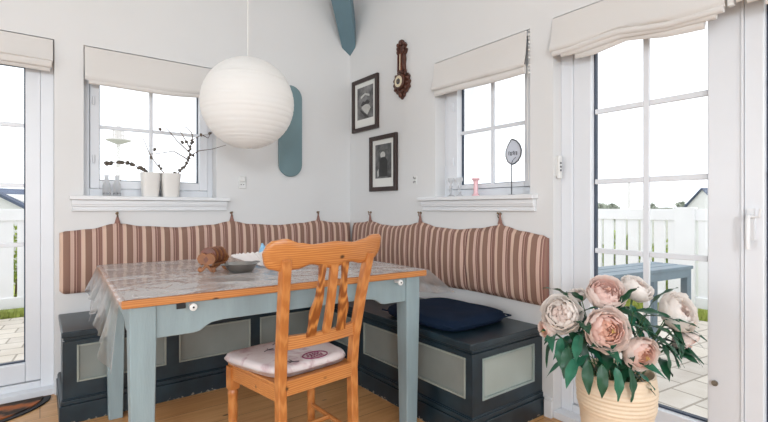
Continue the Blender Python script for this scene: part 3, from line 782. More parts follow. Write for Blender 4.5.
# lower back rail, curved
b = BM()
def lrail(u, v, off):
    uu = u*2-1; z = .556 + .044*v + .006*uu*uu*(v > .5); return (uu*.150, -.196 + .012*uu*uu*1.2 + off*.011, z)
solid_sheet(b, lambda u, v: lrail(u, v, -1), lambda u, v: lrail(u, v, 1), 24, 4)
obj('lower_back_rail', b, M['pine'], ch, bevel=.003)
def splat(kind, cx):
    b = BM()
    def f(u, v, off):
        z = .592 + .262*v
        if kind == 0: w, c = .0165, 0
        else:
            w = interp([0, .12, .35, .62, .8, .93, 1], [.020, .0165, .021, .014, .010, .013, .015], v)
            c = kind*interp([0, .3, .6, 1], [.012, .010, -.002, -.004], v)
        return (cx + c + (u*2-1)*w, -.203 - .052*v - .006*math.sin(PI*v) + off*.006, z)
    solid_sheet(b, lambda u, v: f(u, v, -1), lambda u, v: f(u, v, 1), 2, 22)
    return obj('splat', b, M['pinev'] if kind == 0 else M['grain'], ch, True, 40)
splat(-1, -.046); splat(0, .008); splat(1, .062)
# seat board + tied cushion
b = BM(); prism(b, [(-.172, -.16), (.172, -.16), (.198, .175), (-.198, .175)], 'z', .425, .438); obj('seat', b, M['pine'], ch, bevel=.004)
cu = thing('chair_cushion', 'pale printed cotton cushion with a plum stamp motif on the chair seat', 'cushion', (.812, 1.665, .438), .10)
cf = lambda sx, sy: (sx*(.206+.040*sy), .018 + sy*.178) if sx < 0 else (sx*(.190+.016*sy), .018 + sy*.176)
softbox('cover', 1, 1, .044, M['print'], cu, seed=9, top_fn=cf)
def topz(x, y): return .0505
b = BM()
pts = [(.025+.052*math.cos(a), -.108+.036*math.sin(a), .047) for a in [2*PI*i/24 for i in range(25)]]
tube(b, pts, .0022, 5)
for k, (a0, a1) in enumerate(((-.030, .03), (-.036, .036), (-.03, .03))):
    for j in range(5):
        x0 = .025+a0+(a1-a0)*j/5; y = -.127+.015*k
        tube(b, [(x0, y, .047), (x0+.004, y+.008, .0475), (x0+.008, y, .047)], .0016, 4)
obj('stamp_print', b, M['printmark'], cu)
for (x, y, a) in ((-.12, -.10, 1.1), (-.06, -.13, 2.4), (-.10, .06, .3), (.02, .03, 2.0), (-.03, .12, .2)):
    b = BM(); L_ = .05; d = Vector((math.cos(a), math.sin(a), 0)); p = Vector((x, y, .0465)); q = Vector((-d.y, d.x, 0))
    tube(b, [p, p+d*L_*.5+q*.006, p+d*L_], .0016, 5)
    tube(b, [p+d*L_*.4, p+d*L_*.7+q*.018], .0013, 5); tube(b, [p+d*L_*.5, p+d*L_*.8-q*.016], .0013, 5)
    obj('twig_print', b, M['printtwig'], cu)

# ------------------------------------------------------------------ things on the table
ZT = .7592
hd = thing('coaster_holder', 'carved brown wooden coaster holder with crossed feet on the table', 'holder', (.648, 2.178, ZT), .72); hd.scale = (1.14, 1.14, 1.14)
for s, nm in ((-1, 'front'), (1, 'rear')):
    b = BM(); y0 = s*.0 ; x = s*.048
    # end plate in the y-z plane: ornate pentagon on crossed feet
    prism(b, [(-.034, .036), (-.042, .052), (-.034, .068), (-.018, .078), (0, .070), (.018, .078), (.034, .068), (.042, .052), (.034, .036), (0, .026)], 'x', x-.004, x+.004)
    prism(b, [(-.036, 0), (-.020, 0), (.026, .046), (.012, .050)], 'x', x-.0035, x+.0035)
    prism(b, [(.036, 0), (.020, 0), (-.026, .046), (-.012, .050)], 'x', x-.0030, x+.0040)
    ball(b, (x, -.030, .009), .011, .5); ball(b, (x, .030, .009), .011, .5)
    ep = obj('end_plate', b, M['coasterwood'], hd, bevel=.0015)
    for (py, pz) in ((0, .050),):
        b = BM(); prism(b, [(-.012, .050), (0, .064), (.012, .050), (0, .036)], 'x', x-.0046, x+.0046); obj('carved_hole', b, M['coasterred'], ep)
b = BM()
for yy in (-.026, .026): box(b, -.046, .046, yy-.003, yy+.003, .026, .034)
box(b, -.046, .046, -.004, .004, .016, .022); obj('cradle_bar', b, M['coasterwood'], hd, bevel=.001)
for i in range(6):
    a = .72; lx = -.036+.0145*i
    lx *= 1.14; wx, wy = .648+lx*math.cos(a), 2.178+lx*math.sin(a)
    b = BM(); tube(b, [(-.0045, 0, 0), (-.0040, 0, 0), (.0040, 0, 0), (.0045, 0, 0)], [.038, .040, .040, .038], 28)
    c = obj('coaster', b, [M['coasterred'], M['coasterwood']][i % 2], None, True, 40)
    c.location = (wx, wy, ZT+.072); c.rotation_euler = (0, .10, a)
    tag(c, 'round brown wooden coaster standing upright in the carved holder', 'coaster', 'coasters standing in the carved holder')
bw = thing('metal_bowl', 'small round steel dish with little handles on the table', 'bowl', (.745, 2.085, ZT), .2)
b = BM(); R0 = .072
lathe(b, [(.001, .0), (.050, .0), (.056, .004), (.066, .020), (.0715, .034), (.076, .0355), (.0765, .037), (.071, .0372), (.064, .022), (.054, .0065), (.048, .003), (.001, .003)], 40)
obj('dish', b, M['steel'], bw, True, 50)
for s in (-1, 1):
    b = BM(); tube(b, [(s*.074, -.018, .036), (s*.092, -.014, .037), (s*.097, 0, .037), (s*.092, .014, .037), (s*.074, .018, .036)], .003, 8)
    obj('handle', b, M['steel'], bw, True)
np_ = thing('paper_napkins', 'fanned white pleated paper napkins lying behind the steel dish', 'napkin', (.90, 2.175, ZT), .0)
b = BM(); nf = 24
for i in range(nf):
    a0, a1 = [PI*.40 + (PI*.62)*(i+k)/nf for k in (0, 1)]
    def P_(a, r, k): return (r*math.cos(a)*1.0, r*math.sin(a)*.8, -.002 + .36*r + (.007 if k % 2 else 0))
    v = [b.verts.new(P_(a0, .02, i)), b.verts.new(P_(a0, .165, i)), b.verts.new(P_(a1, .165, i+1)), b.verts.new(P_(a1, .02, i+1))]
    b.faces.new(v)
o = obj('pleated_sheet', b, M['napkin'], np_); s_ = o.modifiers.new('th', 'SOLIDIFY'); s_.thickness = .0015
b = BM(); ball(b, (0, 0, .008), .022, 1, 1, .36); obj('centre_knot', b, M['napkin'], np_, True)
bn = thing('crumpled_paper', 'light blue crumpled paper piece lying behind the chair back', 'paper', (.975, 2.345, ZT), .4)
b = BM()
def crum(u, v):
    p = Vector((u*5, v*5, 2)); return ((u-.5)*.10, (v-.5)*.08, -.004 + .07*abs(noise.noise(p*.6))+.062*(1-abs(2*u-1)))
sheet(b, crum, 12, 12); o = obj('sheet', b, M['bluenapkin'], bn); s_ = o.modifiers.new('th', 'SOLIDIFY'); s_.thickness = .0015

# ------------------------------------------------------------------ paper lantern
ln = thing('paper_lantern', 'large round white rice paper lantern hanging over the table', 'lamp', (.872, 2.335, 1.602))
b = BM(); R_ = .237; nz_ = 170; n = 72; prof = []
random.seed(3)
ribs = []; z = -1.0; q = 0
a = 0.10
rr = []
while a < PI-.10:
    rr.append(a); a += random.uniform(.07, .15)
rr.append(PI-.10)
rings = []
tilts = [random.uniform(-.028, .028) for _ in rr]
for i in range(len(rr)-1):
    for k in range(6):
        tt = k/6; th = rr[i]+(rr[i+1]-rr[i])*tt; tl = tilts[i]*(1-tt)+tilts[i+1]*tt
        rad = R_*(1 - .0045*(1-math.sin(PI*tt))**2 + .003*math.sin(PI*tt))
        rings.append((th, tl, rad))
vr = []
for th, tl, rad in rings:
    ring_ = []
    for k in range(n):
        ph = 2*PI*k/n; w = th + tl*math.sin(ph+tl*140)
        ring_.append(b.verts.new((rad*math.sin(w)*math.cos(ph), rad*math.sin(w)*math.sin(ph), rad*math.cos(w))))
    vr.append(ring_)
for i in range(len(vr)-1):
    for k in range(n): b.faces.new((vr[i][k], vr[i][(k+1) % n], vr[i+1][(k+1) % n], vr[i+1][k]))
obj('paper_shade', b, M['paper'], ln, True, 180)
b = BM(); tube(b, [(0, 0, ZC+rise-1.602-.04), (0, 0, .10)], .0032, 8); obj('cord', b, M['cord'], ln, True)
b = BM(); lathe(b, [(.018, .03), (.02, .04), (.02, .095), (.008, .105)], 16); ball(b, (0, 0, 0), .033, 1, 1, 1.1, 16, 12); obj('bulb_holder', b, M['plate'], ln, True)
b = BM()
tube(b, [(.028*math.cos(a), .028*math.sin(a), .2345) for a in [2*PI*i/16 for i in range(17)]], .0015, 6)
tube(b, [(-.028, 0, .2345), (.028, 0, .2345)], .0015, 6); obj('wire_frame', b, M['steel'], ln)

# ------------------------------------------------------------------ wall things, left wall
bd_ = thing('wall_board', 'narrow grey-teal board with rounded ends mounted behind the lantern', 'board', (1.505, Y0, 0))
poly = [(.094*math.cos(a), 1.884+.094*math.sin(a)) for a in [PI*i/16 for i in range(17)]] + [(.094*math.cos(a), 1.384+.094*math.sin(a)) for a in [PI+PI*i/16 for i in range(17)]]
b = BM(); prism(b, poly, 'y', -.026, -.001); obj('panel', b, M['board'], bd_, bevel=.004)
ot = thing('wall_socket', 'white wall socket with two pin holes below the lantern', 'socket', (1.14, Y0, 1.235))
b = BM(); box(b, -.026, .026, -.010, 0, -.044, .044); obj('cover_plate', b, M['plate'], ot, bevel=.004)
b = BM(); box(b, -.020, .020, -.016, -.0098, .004, .038); obj('rocker_switch', b, M['plate'], ot, bevel=.003)
b = BM()
for s in (-1, 1):
    b = BM(); tube(b, [(s*.009, -.0098, -.016), (s*.009, -.0108, -.016)], .0035, 10); obj('pin_hole', b, M['dark'], ot)
# right wall small plug/hook
sw = thing('cord_cleat', 'tiny white cord cleat on the wall left of the right-hand window', 'cleat', (X0, 2.343, 1.245), -PI/2)
b = BM(); box(b, -.012, .012, -.006, 0, -.03, .03); obj('base', b, M['plate'], sw, bevel=.002)
b = BM(); tube(b, [(0, -.005, .012), (0, -.02, .012), (.0, -.022, .022)], .004, 8); tube(b, [(0, -.005, -.012), (0, -.02, -.012), (0, -.022, -.022)], .004, 8); obj('prong', b, M['steel'], sw, True)
rm = thing('remote_control', 'slim white remote with three buttons clipped beside the terrace door', 'remote', (X0+.036, 1.302, 1.258), 0)
b = BM(); box(b, -.017, .017, -.006, -.0005, -.045, .050); obj('holder', b, M['plate'], rm, bevel=.002)
b = BM(); box(b, -.014, .014, -.020, -.0065, -.058, .058); obj('body', b, M['plate'], rm, bevel=.004)
for k in range(3):
    b = BM(); tube(b, [(0, -.0195, .020-.018*k), (0, -.022, .020-.018*k)], .006, 12); obj('button', b, M['signdark'], rm)

# ------------------------------------------------------------------ framed photos
def photo(yc, zc, w, h, label, kind):
    t = thing('framed_photo', label, 'picture', (X0, yc, zc), -PI/2, 'framed photos on the right wall')
    fw = .032
    b = BM(); ring(b, -w/2, w/2, -h/2, h/2, fw, -.024, -.001); obj('frame', b, M['darkframe'], t, bevel=.003)
    b = BM(); box(b, -w/2+fw, w/2-fw, -.010, -.001, -h/2+fw, h/2-fw); obj('mat_board', b, M['matboard'], t)
    pw, ph = w-2*fw-.07, h-2*fw-.10; cz = .015
    b = BM(); box(b, -pw/2, pw/2, -.0108, -.0100, cz-ph/2, cz+ph/2); pr = obj('photo_print', b, M['photoA' if kind == 0 else 'photoB'], t)
    b = BM(); d = BM(); mm = BM()
    if kind == 0:     # pale sloping shape with dark line, pale bank at the top
        prism(b, [(-.05, -.02), (-.015, .01), (.055, -.01), (.075, -.035), (.03, -.085), (-.01, -.06)], 'y', -.0114, -.0109)
        prism(b, [(-.06, .05), (.0, .075), (.06, .055), (.06, .072), (.0, .09), (-.06, .07)], 'y', -.0114, -.0109)
        prism(d, [(-.06, -.03), (.0, -.075), (.045, -.10), (.04, -.108), (-.01, -.088), (-.065, -.045)], 'y', -.0118, -.0115)
        prism(d, [(-.06, .0), (-.03, .03), (.0, .02), (.03, .035), (.065, .01), (.05, .0), (.0, -.0), (-.04, -.01)], 'y', -.0118, -.0115)
    else:             # standing group: pale head shape, dark coats
        prism(b, [(.03*math.cos(a)-.005, .06+.026*math.sin(a)) for a in [2*PI*i/16 for i in range(16)]], 'y', -.0114, -.0109)
        b2 = BM(); prism(b2, [(-.075, -.06), (-.058, -.04), (-.055, -.09), (-.07, -.105)], 'y', -.0114, -.0109); obj('pale_patch', b2, M['photolight'], pr)
        prism(d, [(-.05, -.10), (-.045, .02), (-.02, .045), (.025, .045), (.05, .02), (.055, -.10)], 'y', -.0118, -.0115)
        prism(mm, [(-.07, .07), (-.05, .10), (.06, .10), (.075, .07), (.05, .09), (-.04, .088)], 'y', -.0114, -.0109)
    if len(mm.verts): obj('mid_tone_shape', mm, M['photomid'], pr)
    else: mm.free()
    obj('pale_shape', b, M['photolight'], pr); obj('dark_shape', d, M['photodark'], pr)
photo(2.937, 1.869, .351, .418, 'dark-framed black and white photo, the upper one nearer the corner', 0)
photo(2.701, 1.389, .332, .418, 'dark-framed black and white photo, the lower one of the two', 1)

# ------------------------------------------------------------------ carved barometer
ba = thing('barometer', 'carved dark brown wooden barometer hanging above the framed photos', 'barometer', (X0, 2.478, 2.03), -PI/2)
prof = [(0, .215), (.018, .20), (.012, .185), (.034, .188), (.05, .165), (.036, .150), (.058, .135), (.046, .110), (.034, .10), (.040, .07), (.034, .04), (.036, .0), (.046, -.01), (.042, -.03), (.066, -.035), (.085, -.06), (.076, -.075), (.092, -.095), (.078, -.115), (.088, -.135), (.064, -.150), (.052, -.165), (.034, -.172), (.028, -.192), (.010, -.20), (0, -.213)]
poly = prof + [(-x, z) for x, z in prof[-2:0:-1]]
b = BM(); prism(b, poly, 'y', -.022, -.001)
obj('carved_back', b, M['brownwood'], ba, bevel=.005)
b = BM()
random.seed(5)
for s in (-1, 1):
    for z in (.175, .15, .125): ball(b, (s*.03, -.026, z), .013, 1, .8, 1.2)
    for a in range(8):
        an = -PI*.55 + a*PI*1.1/7; ball(b, (s*.070*math.cos(an), -.026, -.088+.068*math.sin(an)), .012, 1, .8, 1)
    tube(b, [(s*.030, -.024, .10), (s*.026, -.028, .04), (s*.032, -.024, -.01)], .006, 8)
ball(b, (0, -.028, .185), .016, 1, .8, 1.3); ball(b, (0, -.028, -.18), .016, 1, .8, 1.3)
obj('carving', b, M['brownwood'], ba, True)
b = BM(); box(b, -.013, .013, -.030, -.021, -.015, .115); obj('thermometer_plate', b, M['coasterred'], ba, bevel=.002)
b = BM(); tube(b, [(0, -.032, -.005), (0, -.032, .105)], .0025, 8); obj('thermometer_tube', b, M['dial'], ba)
def ydisc(b, r0, y0, y1, z, n=30, mi=0): tube(b, [(0, y0, z), (0, y1, z)], r0, n, mi=mi)
b = BM(); tube(b, [(0, -.02, -.088), (0, -.040, -.088), (0, -.046, -.088)], [.056, .056, .050], 32); dr = obj('dial_rim', b, M['brownwood'], ba, True, 40)
b = BM(); ydisc(b, .040, -.046, -.0475, -.088); obj('dial', b, M['dial'], dr)
b = BM(); ydisc(b, .021, -.0475, -.0485, -.088); 
for k in range(24):
    a = 2*PI*k/24; tube(b, [(.030*math.cos(a), -.048, -.088+.030*math.sin(a)), (.036*math.cos(a), -.048, -.088+.036*math.sin(a))], .0007, 4)
obj('dial_centre', b, M['signdark'], dr)
b = BM(); ydisc(b, .006, -.0485, -.051, -.088, 12); tube(b, [(0, -.0495, -.088), (.012, -.0495, -.062)], .001, 5); obj('needle', b, M['brass'], dr)

# ------------------------------------------------------------------ left sill: pots and bottles
SZ = 1.1245
def sqpot(t, w):
    b = BM(); sc = []
    for z, r in ((0, .80), (.008, .83), (.145, 1.0), (.152, 1.0)): sc.append((z, w/2*r))
    rs = []
    for z, r in sc + [(.152, w/2*.9), (.132, w/2*.88)]:
        rs.append([b.verts.new((r*math.copysign(abs(math.cos(a))**.5, math.cos(a)), r*math.copysign(abs(math.sin(a))**.5, math.sin(a)), z)) for a in [2*PI*i/32+.001 for i in range(32)]])
    for i in range(len(rs)-1):
        for k in range(32): b.faces.new((rs[i][k], rs[i][(k+1) % 32], rs[i+1][(k+1) % 32], rs[i+1][k]))
    b.faces.new(rs[0][::-1]); b.faces.new(rs[-1])
    obj('pot', b, M['pot'], t, True, 50)
p1 = thing('potted_plant', 'pale grey square pot with a beaded dry stem arching to the left', 'plant', (.557, Y0+.02, SZ))
sqpot(p1, .112)
stem = [(-.01, 0, .13), (-.03, 0, .162), (-.06, 0, .18), (-.10, -.0, .198), (-.14, -.0, .21), (-.19, 0, .208), (-.235, 0, .195)]
b = BM(); tube(b, stem, .0025, 6); obj('stem', b, M['twig'], p1, True)
random.seed(11)
for k, tt in enumerate([.05, .14, .22, .30, .34, .50, .60, .72, .78, .93, 1.0]):
    f_ = tt*(len(stem)-1); i = min(int(f_), len(stem)-2); p = Vector(stem[i]).lerp(Vector(stem[i+1]), f_-i)
    b = BM()
    for q in range(4): ball(b, p+Vector((random.uniform(-.006, .006), random.uniform(-.006, .006), random.uniform(-.004, .007))), random.uniform(.007, .012), u=8, v=6)
    obj('bud', b, M['bud'], p1, True)
p2 = thing('potted_plant', 'pale grey square pot with bare budding twigs spreading to the right', 'plant', (.6745, Y0+.018, SZ))
sqpot(p2, .118)
tw = [[(.02, 0, .12), (.05, 0, .16), (.085, 0, .20), (.115, 0, .26), (.12, 0, .33), (.14, 0, .385), (.19, -.01, .42), (.24, -.02, .425), (.27, -.03, .46)],
      [(-.01, 0, .12), (-.05, 0, .17), (-.09, 0, .22), (-.125, 0, .28), (-.15, 0, .35), (-.17, 0, .385)],
      [(.115, 0, .30), (.04, 0, .37), (-.01, 0, .43), (-.03, 0, .45)],
      [(.12, 0, .33), (.08, 0, .40), (.05, 0, .45)],
      [(.14, 0, .385), (.13, -.01, .43), (.10, -.01, .46), (.06, 0, .465)],
      [(.11, 0, .25), (.02, 0, .30), (-.06, 0, .28), (-.12, 0, .27)],
      [(.20, -.01, .42), (.23, -.03, .40), (.245, -.03, .43)],
      [(.115, 0, .27), (.17, -.03, .31), (.25, -.06, .325), (.33, -.09, .355)]]
for j, p in enumerate(tw):
    b = BM(); tube(b, p, [.0032*(1-.75*i/(len(p)-1))+.0006 for i in range(len(p))], 6); obj('twig', b, M['twig'], p2, True)
buds = [(.06, .17), (.085, .20), (.10, .225), (.115, .26), (.112, .245), (.12, .285), (.118, .31), (.122, .335), (.13, .36), (.10, .365), (.075, .36), (-.07, .20), (-.055, .18), (-.09, .30), (-.06, .43), (.14, .28), (.03, .155), (-.11, .25), (.07, .19), (.055, .175), (.095, .215), (.125, .32), (.135, .375), (.112, .27), (.19, .42), (.25, .435)]
for (x, z) in buds:
    b = BM()
    for q in range(3): ball(b, (x+random.uniform(-.006, .006), random.uniform(-.005, .005), z+random.uniform(-.006, .006)), random.uniform(.005, .009), u=8, v=6)
    obj('bud', b, M['bud'], p2, True)
for i, (x, w) in enumerate(((.318, 'the left one of the pair'), (.372, 'the right one, nearer the grey pots'))):
    t = thing('glass_bottle', 'small clear glass bottle on the left window sill, ' + w, 'bottle', (x, Y0+.0, SZ), 0, 'clear glass bottles on the left sill')
    b = BM(); lathe(b, [(.018, 0), (.0215, .004), (.0215, .060), (.019, .072), (.0135, .085), (.0115, .10), (.0125, .122), (.014, .126), (.0105, .126), (.009, .10), (.011, .086), (.017, .070), (.019, .058), (.019, .006), (.001, .005)], 24)
    obj('glass_body', b, M['clear'], t, True, 60)
    b = BM()
    for k in range(7): 
        a = -PI/2 + (k-3)*.35; box(b, .0218*math.cos(a)-.0016, .0218*math.cos(a)+.0016, .0218*math.sin(a)-.0016, .0218*math.sin(a)+.0016, .010+.003*(k % 3), .018+.003*(k % 2))
    obj('printed_mark', b, M['signdark'], t)

# ------------------------------------------------------------------ right sill
def rs(y): return (X0+.02, y, SZ)
for i, (y, w) in enumerate(((2.04, 'leftmost on the sill'), (1.965, 'between the other glass one and the pink candlestick'))):
    t = thing('glass_candlestick', 'clear glass candlestick, ' + w, 'candlestick', (X0+.03, y, SZ), 0, 'clear glass candlesticks on the right sill')
    b = BM(); lathe(b, [(.024, 0), (.025, .004), (.012, .010), (.007, .018), (.010, .032), (.007, .046), (.012, .062), (.007, .074), (.009, .086), (.018, .098), (.020, .104), (.020, .118), (.017, .118), (.016, .106), (.001, .102)], 24)
    obj('glass_body', b, M['clear'], t, True, 40)
t = thing('pink_candlestick', 'short opaque pink glass candlestick in the middle of the sill', 'candlestick', (X0+.03, 1.835, SZ))
b = BM(); lathe(b, [(.022, 0), (.024, .004), (.020, .010), (.014, .014), (.0125, .030), (.0145, .045), (.0125, .06), (.0135, .078), (.015, .092), (.024, .097), (.025, .104), (.023, .107), (.013, .107), (.012, .095), (.001, .094)], 28)
obj('glass_body', b, M['pinkglass'], t, True, 40)
t = thing('leaf_sign', 'leaf-shaped sign with dark outline on a thin stand, right end of sill', 'sign', (X0+.02, 1.568, SZ), -PI/2)
lf = [(0, .115), (-.022, .135), (-.034, .17), (-.033, .205), (-.02, .24), (-.002, .272), (.004, .276), (.03, .262), (.05, .235), (.06, .20), (.056, .165), (.04, .135), (.018, .118)]
lf = [(x*1.08, .168+(z-.115)*.86) for x, z in lf]
b = BM(); prism(b, lf, 'y', -.0035, .0015); obj('leaf_plate', b, M['signface'], t)
b = BM(); tube(b, [(x, -.001, z) for x, z in lf+lf[:1]], .0040, 8); obj('leaf_rim', b, M['signdark'], t, True)
b = BM(); tube(b, [(.002, -.0045, .172), (.012, -.0045, .19), (.03, -.0045, .205)], .0015, 6)
for k, x in enumerate((-.014, -.004, .006, .016, .026, .036)):   # illegible lettering as in the photo
    z = .216 + (.004 if k in (0, 3) else 0)
    box(b, x-.0035, x-.0012, -.0048, -.0036, z, z+.020); box(b, x-.0035, x+.0032, -.0048, -.0036, z+.016, z+.020)
    if k % 2: box(b, x+.0012, x+.0032, -.0048, -.0036, z, z+.016)
    box(b, x-.0035, x+.0032, -.0048, -.0036, z+.006, z+.0085)
obj('lettering', b, M['signdark'], t)
b = BM(); tube(b, [(0, 0, .002), (0, 0, .172)], .0030, 8); lathe(b, [(.02, 0), (.02, .003), (.004, .004)], 20); obj('stand', b, M['signdark'], t, True, 40)

# ------------------------------------------------------------------ floor vase and peonies
VX, VY = 1.655, .80
vs = thing('floor_vase', 'large cream ceramic floor vase with horizontal ribs by the right door', 'vase', (VX, VY, 0))
b = BM(); pr = []
base = [(.082, 0), (.085, .01), (.094, .10), (.106, .20), (.118, .29), (.130, .37), (.1325, .41), (.130, .445), (.125, .462)]
xs = [p[1] for p in base]; ys = [p[0] for p in base]
N_ = 150
for i in range(N_+1):
    z = .462*i/N_; pr.append((interp(xs, ys, z) + ((.0011+.0009*math.sin(z*37))*math.sin(z*2*PI/.0135+1.3*math.sin(z*23)) + .0006*math.sin(z*111) if .01 < z < .45 else 0), z))
pr += [(.127, .468), (.122, .470), (.118, .466), (.116, .44), (.114, .40), (.001, .39)]
lathe(b, pr, 72, cap1=False)
obj('ribbed_body', b, M['vase'], vs, True, 60)

def bloom_mesh(R, seed, mats3, openness=1.0):
    rnd = random.Random(seed); b = BM()
    layers = [(1.00, 7, .62, 1.75, 0), (.96, 7, .60, 1.95, 0), (.86, 8, .52, 2.15, 0), (.76, 8, .48, 2.3, 1), (.64, 9, .42, 2.42, 1), (.52, 9, .40, 2.5, 2), (.40, 8, .42, 2.58, 2), (.28, 7, .5, 2.65, 2), (.17, 5, .6, 2.7, 2)]
    for li, (rho, cnt, w0, pm, mi) in enumerate(layers):
        off = rnd.uniform(0, 6.28)
        for k in range(cnt):
            th0 = off + 2*PI*k/cnt + rnd.uniform(-.15, .15); pmx = pm*rnd.uniform(.93, 1.05)*openness
            rr_ = rho*R*rnd.uniform(.94, 1.06); ww = w0*rnd.uniform(.85, 1.2)*1.15; nz1 = rnd.uniform(0, 50)
            NU, NV = 7, 8; g = []
            for j in range(NV+1):
                v = j/NV; row = []
                for i in range(NU+1):
                    u = i/NU*2-1
                    wid = ww*(math.sin(PI*(.12+.62*v)))**.8
                    ph = .25 + (pmx-.25)*v - .22*u*u*v + .10*noise.noise(Vector((u*2.5, nz1, v)))*v
                    ph -= .09*math.exp(-(u/.16)**2)*(v > .85)
                    th = th0 + u*wid
                    rad = rr_*(1 + .10*v**4*(1.0 if li < 3 else .5) - .06*u*u*(1-v) + .07*noise.noise(Vector((u*2+nz1, v*3, li)))*v + .07*noise.noise(Vector((u*6+nz1, v*2, li+9)))*v**3 + .05*abs(u)*v)
                    st = math.sin(ph)
                    row.append(b.verts.new((rad*st*math.cos(th), rad*st*math.sin(th), -rad*math.cos(ph)*.88)))
                g.append(row)
            for j in range(NV):
                for i in range(NU): b.faces.new((g[j][i], g[j][i+1], g[j+1][i+1], g[j+1][i])).material_index = mi
    for k in range(14):
        a = rnd.uniform(0, 6.28); r = rnd.uniform(0, .12)*R
        ball(b, (r*math.cos(a), r*math.sin(a), R*.55+rnd.uniform(-.1, .1)*R), R*.035, u=6, v=4, mi=3)
    return b
def leaf_mesh(L_, W_, droop, curl=.25, seed=0):
    b = BM(); NU, NV = 6, 10
    def f(u, v):
        x = u*2-1; w = W_/2*(math.sin(PI*(v**.8)))**.9 if 0 < v < 1 else 0.0005
        y = L_*v; z = -droop*L_*v*v + abs(x)*w*curl + .003*math.sin(v*14+seed)*x
        return (x*w, y*(1-.25*droop*v), z)
    sheet(b, f, NU, NV); bmesh.ops.remove_doubles(b, verts=b.verts, dist=1e-5)
    return b
def orient(o, loc, d, roll=0, axis='Z'):
    q = Vector(d).normalized().to_track_quat(axis, 'Y' if axis == 'Z' else 'Z')
    o.rotation_mode = 'QUATERNION'; o.rotation_quaternion = q @ Matrix.Rotation(roll, 4, axis).to_quaternion(); o.location = loc
fwd = Vector((.604, .797, 0)); rgt = Vector((.797, -.604, 0)); up = Vector((0, 0, 1))
base_v = Vector((VX, VY, .43))
# (side, toward viewer, height above floor, radius, facing (side, toward viewer, up), kind, label)
PE = [
 (-.045, .02, .749, .062, (-.1, .75, .6), 'A', 'open blush peony at the top left of the bouquet, rosy heart'),
 (.093, -.03, .758, .052, (.3, .5, .8), 'W', 'creamy white peony turned away at the top of the bouquet'),
 (-.093, .125, .645, .067, (0, 1, .18), 'C', 'largest peach peony facing forward in the middle of the bouquet'),
 (-.208, .03, .677, .061, (-.45, .85, .25), 'W', 'creamy peony on the far left side of the bouquet'),
 (.022, .120, .564, .055, (.2, 1, -.2), 'B', 'pink peony hanging low at the front of the bouquet'),
 (.214, .02, .681, .064, (.35, .85, .45), 'W', 'big creamy white peony on the right side of the bouquet'),
 (-.112, -.06, .728, .030, (-.2, .3, .9), 'W', 'small white peony bud behind the left blooms'),
 (-.248, .0, .612, .034, (-.8, .3, -.2), 'B', 'small pink peony partly hidden at the left edge of the bouquet'),
 (.246, .01, .576, .044, (.4, .5, -.75), 'A', 'pale drooping peony below the big right-hand bloom'),
]
KM = {'A': ['petalA', 'petalB', 'petalB', 'petalC'], 'W': ['petalW', 'petalW', 'petalA', 'petalA'], 'C': ['petalA', 'petalB', 'petalC', 'stamen'], 'B': ['petalA', 'petalB', 'petalC', 'stamen']}
rl = random.Random(21)
for i, (sx, ty, hz, R, fc, kd, lab) in enumerate(PE):
    c = Vector((VX, VY, 0)) + rgt*sx - fwd*ty; c.z = hz
    d = (rgt*fc[0] - fwd*fc[1] + up*fc[2]).normalized()
    root = base_v + rgt*sx*.25 - fwd*ty*.25 - up*.02
    t = thing('peony', lab, 'flower', root)
    bl = obj('bloom', bloom_mesh(R, i*7+1, None, 1.0 if kd != 'W' else 1.04), [M[k] for k in KM[kd]], t, True, 180)
    orient(bl, c-root, d)
    b = BM(); e = c-root-d*R*.5
    tube(b, [(0, 0, 0), e*.45+Vector((0, 0, .02)), e*.8+Vector((0, 0, .01)), e], [.0035, .003, .003, .004], 8)
    obj('stem', b, M['stem'], t, True)
    b = BM()
    for k in range(4):
        a = k*PI/2+.3; ball(b, (R*.2*math.cos(a), R*.2*math.sin(a), -R*.80), R*.2, 1, 1, .5, 8, 6)
    sp = obj('sepals', b, M['leaf'], t, True); orient(sp, c-root, d)
    nl = 12 if R > .05 else 5
    for k in range(nl):
        fr_ = rl.uniform(.45, .95); p = e*fr_
        side = rl.uniform(-1, 1); dirv = (rgt*(sx*2.2+side*.9) - fwd*rl.uniform(-.1, 1.0) + up*rl.uniform(-.35, .5)).normalized()
        lo_ = obj('leaf', leaf_mesh(rl.uniform(.09, .13), rl.uniform(.030, .042), rl.uniform(.15, .8), .25, k), M['leaf' if rl.random() < .6 else 'leaf2'], t, True, 180)
        orient(lo_, p, dirv, rl.uniform(-.5, .5), 'Y')
# hand-placed leaves that hang over the vase rim
LV = [(-.13, .12, .55, (-.5, .5, -.45)), (-.09, .14, .55, (-.25, .45, -.9)), (-.045, .15, .54, (-.1, .4, -1)), (.0, .15, .53, (.1, .4, -1)), (.045, .13, .52, (.15, .4, -1)),
      (-.16, .09, .58, (-.35, .5, -.7)), (-.19, .05, .60, (-.3, .4, -.9)), (.12, .10, .62, (.7, .4, -.3)), (.16, .06, .64, (.6, .4, -.6)), (.17, .05, .66, (1, .2, .1)),
      (.09, .08, .68, (.8, .5, .25)), (.06, .10, .70, (.5, .5, .2)), (.03, .11, .66, (.9, .4, 0)), (.12, .05, .71, (.5, .2, .8)), (-.12, .02, .72, (-.6, .4, .6)), (-.02, .08, .68, (.6, .5, -.2)),
      (.02, .05, .71, (.1, .4, .8)), (-.11, .08, .66, (-.2, .6, .1)), (-.12, .08, .62, (-.4, .5, -.4)), (.15, .08, .60, (.3, .5, -.8)), (.20, .04, .62, (.3, .5, -.9)), (-.09, .12, .56, (-.9, .3, -.35)), (-.17, .03, .74, (-.7, .2, .5)), (.10, .10, .655, (1, .3, -.1))]
peos = [o for o in C.objects if o.name.startswith('peony')]
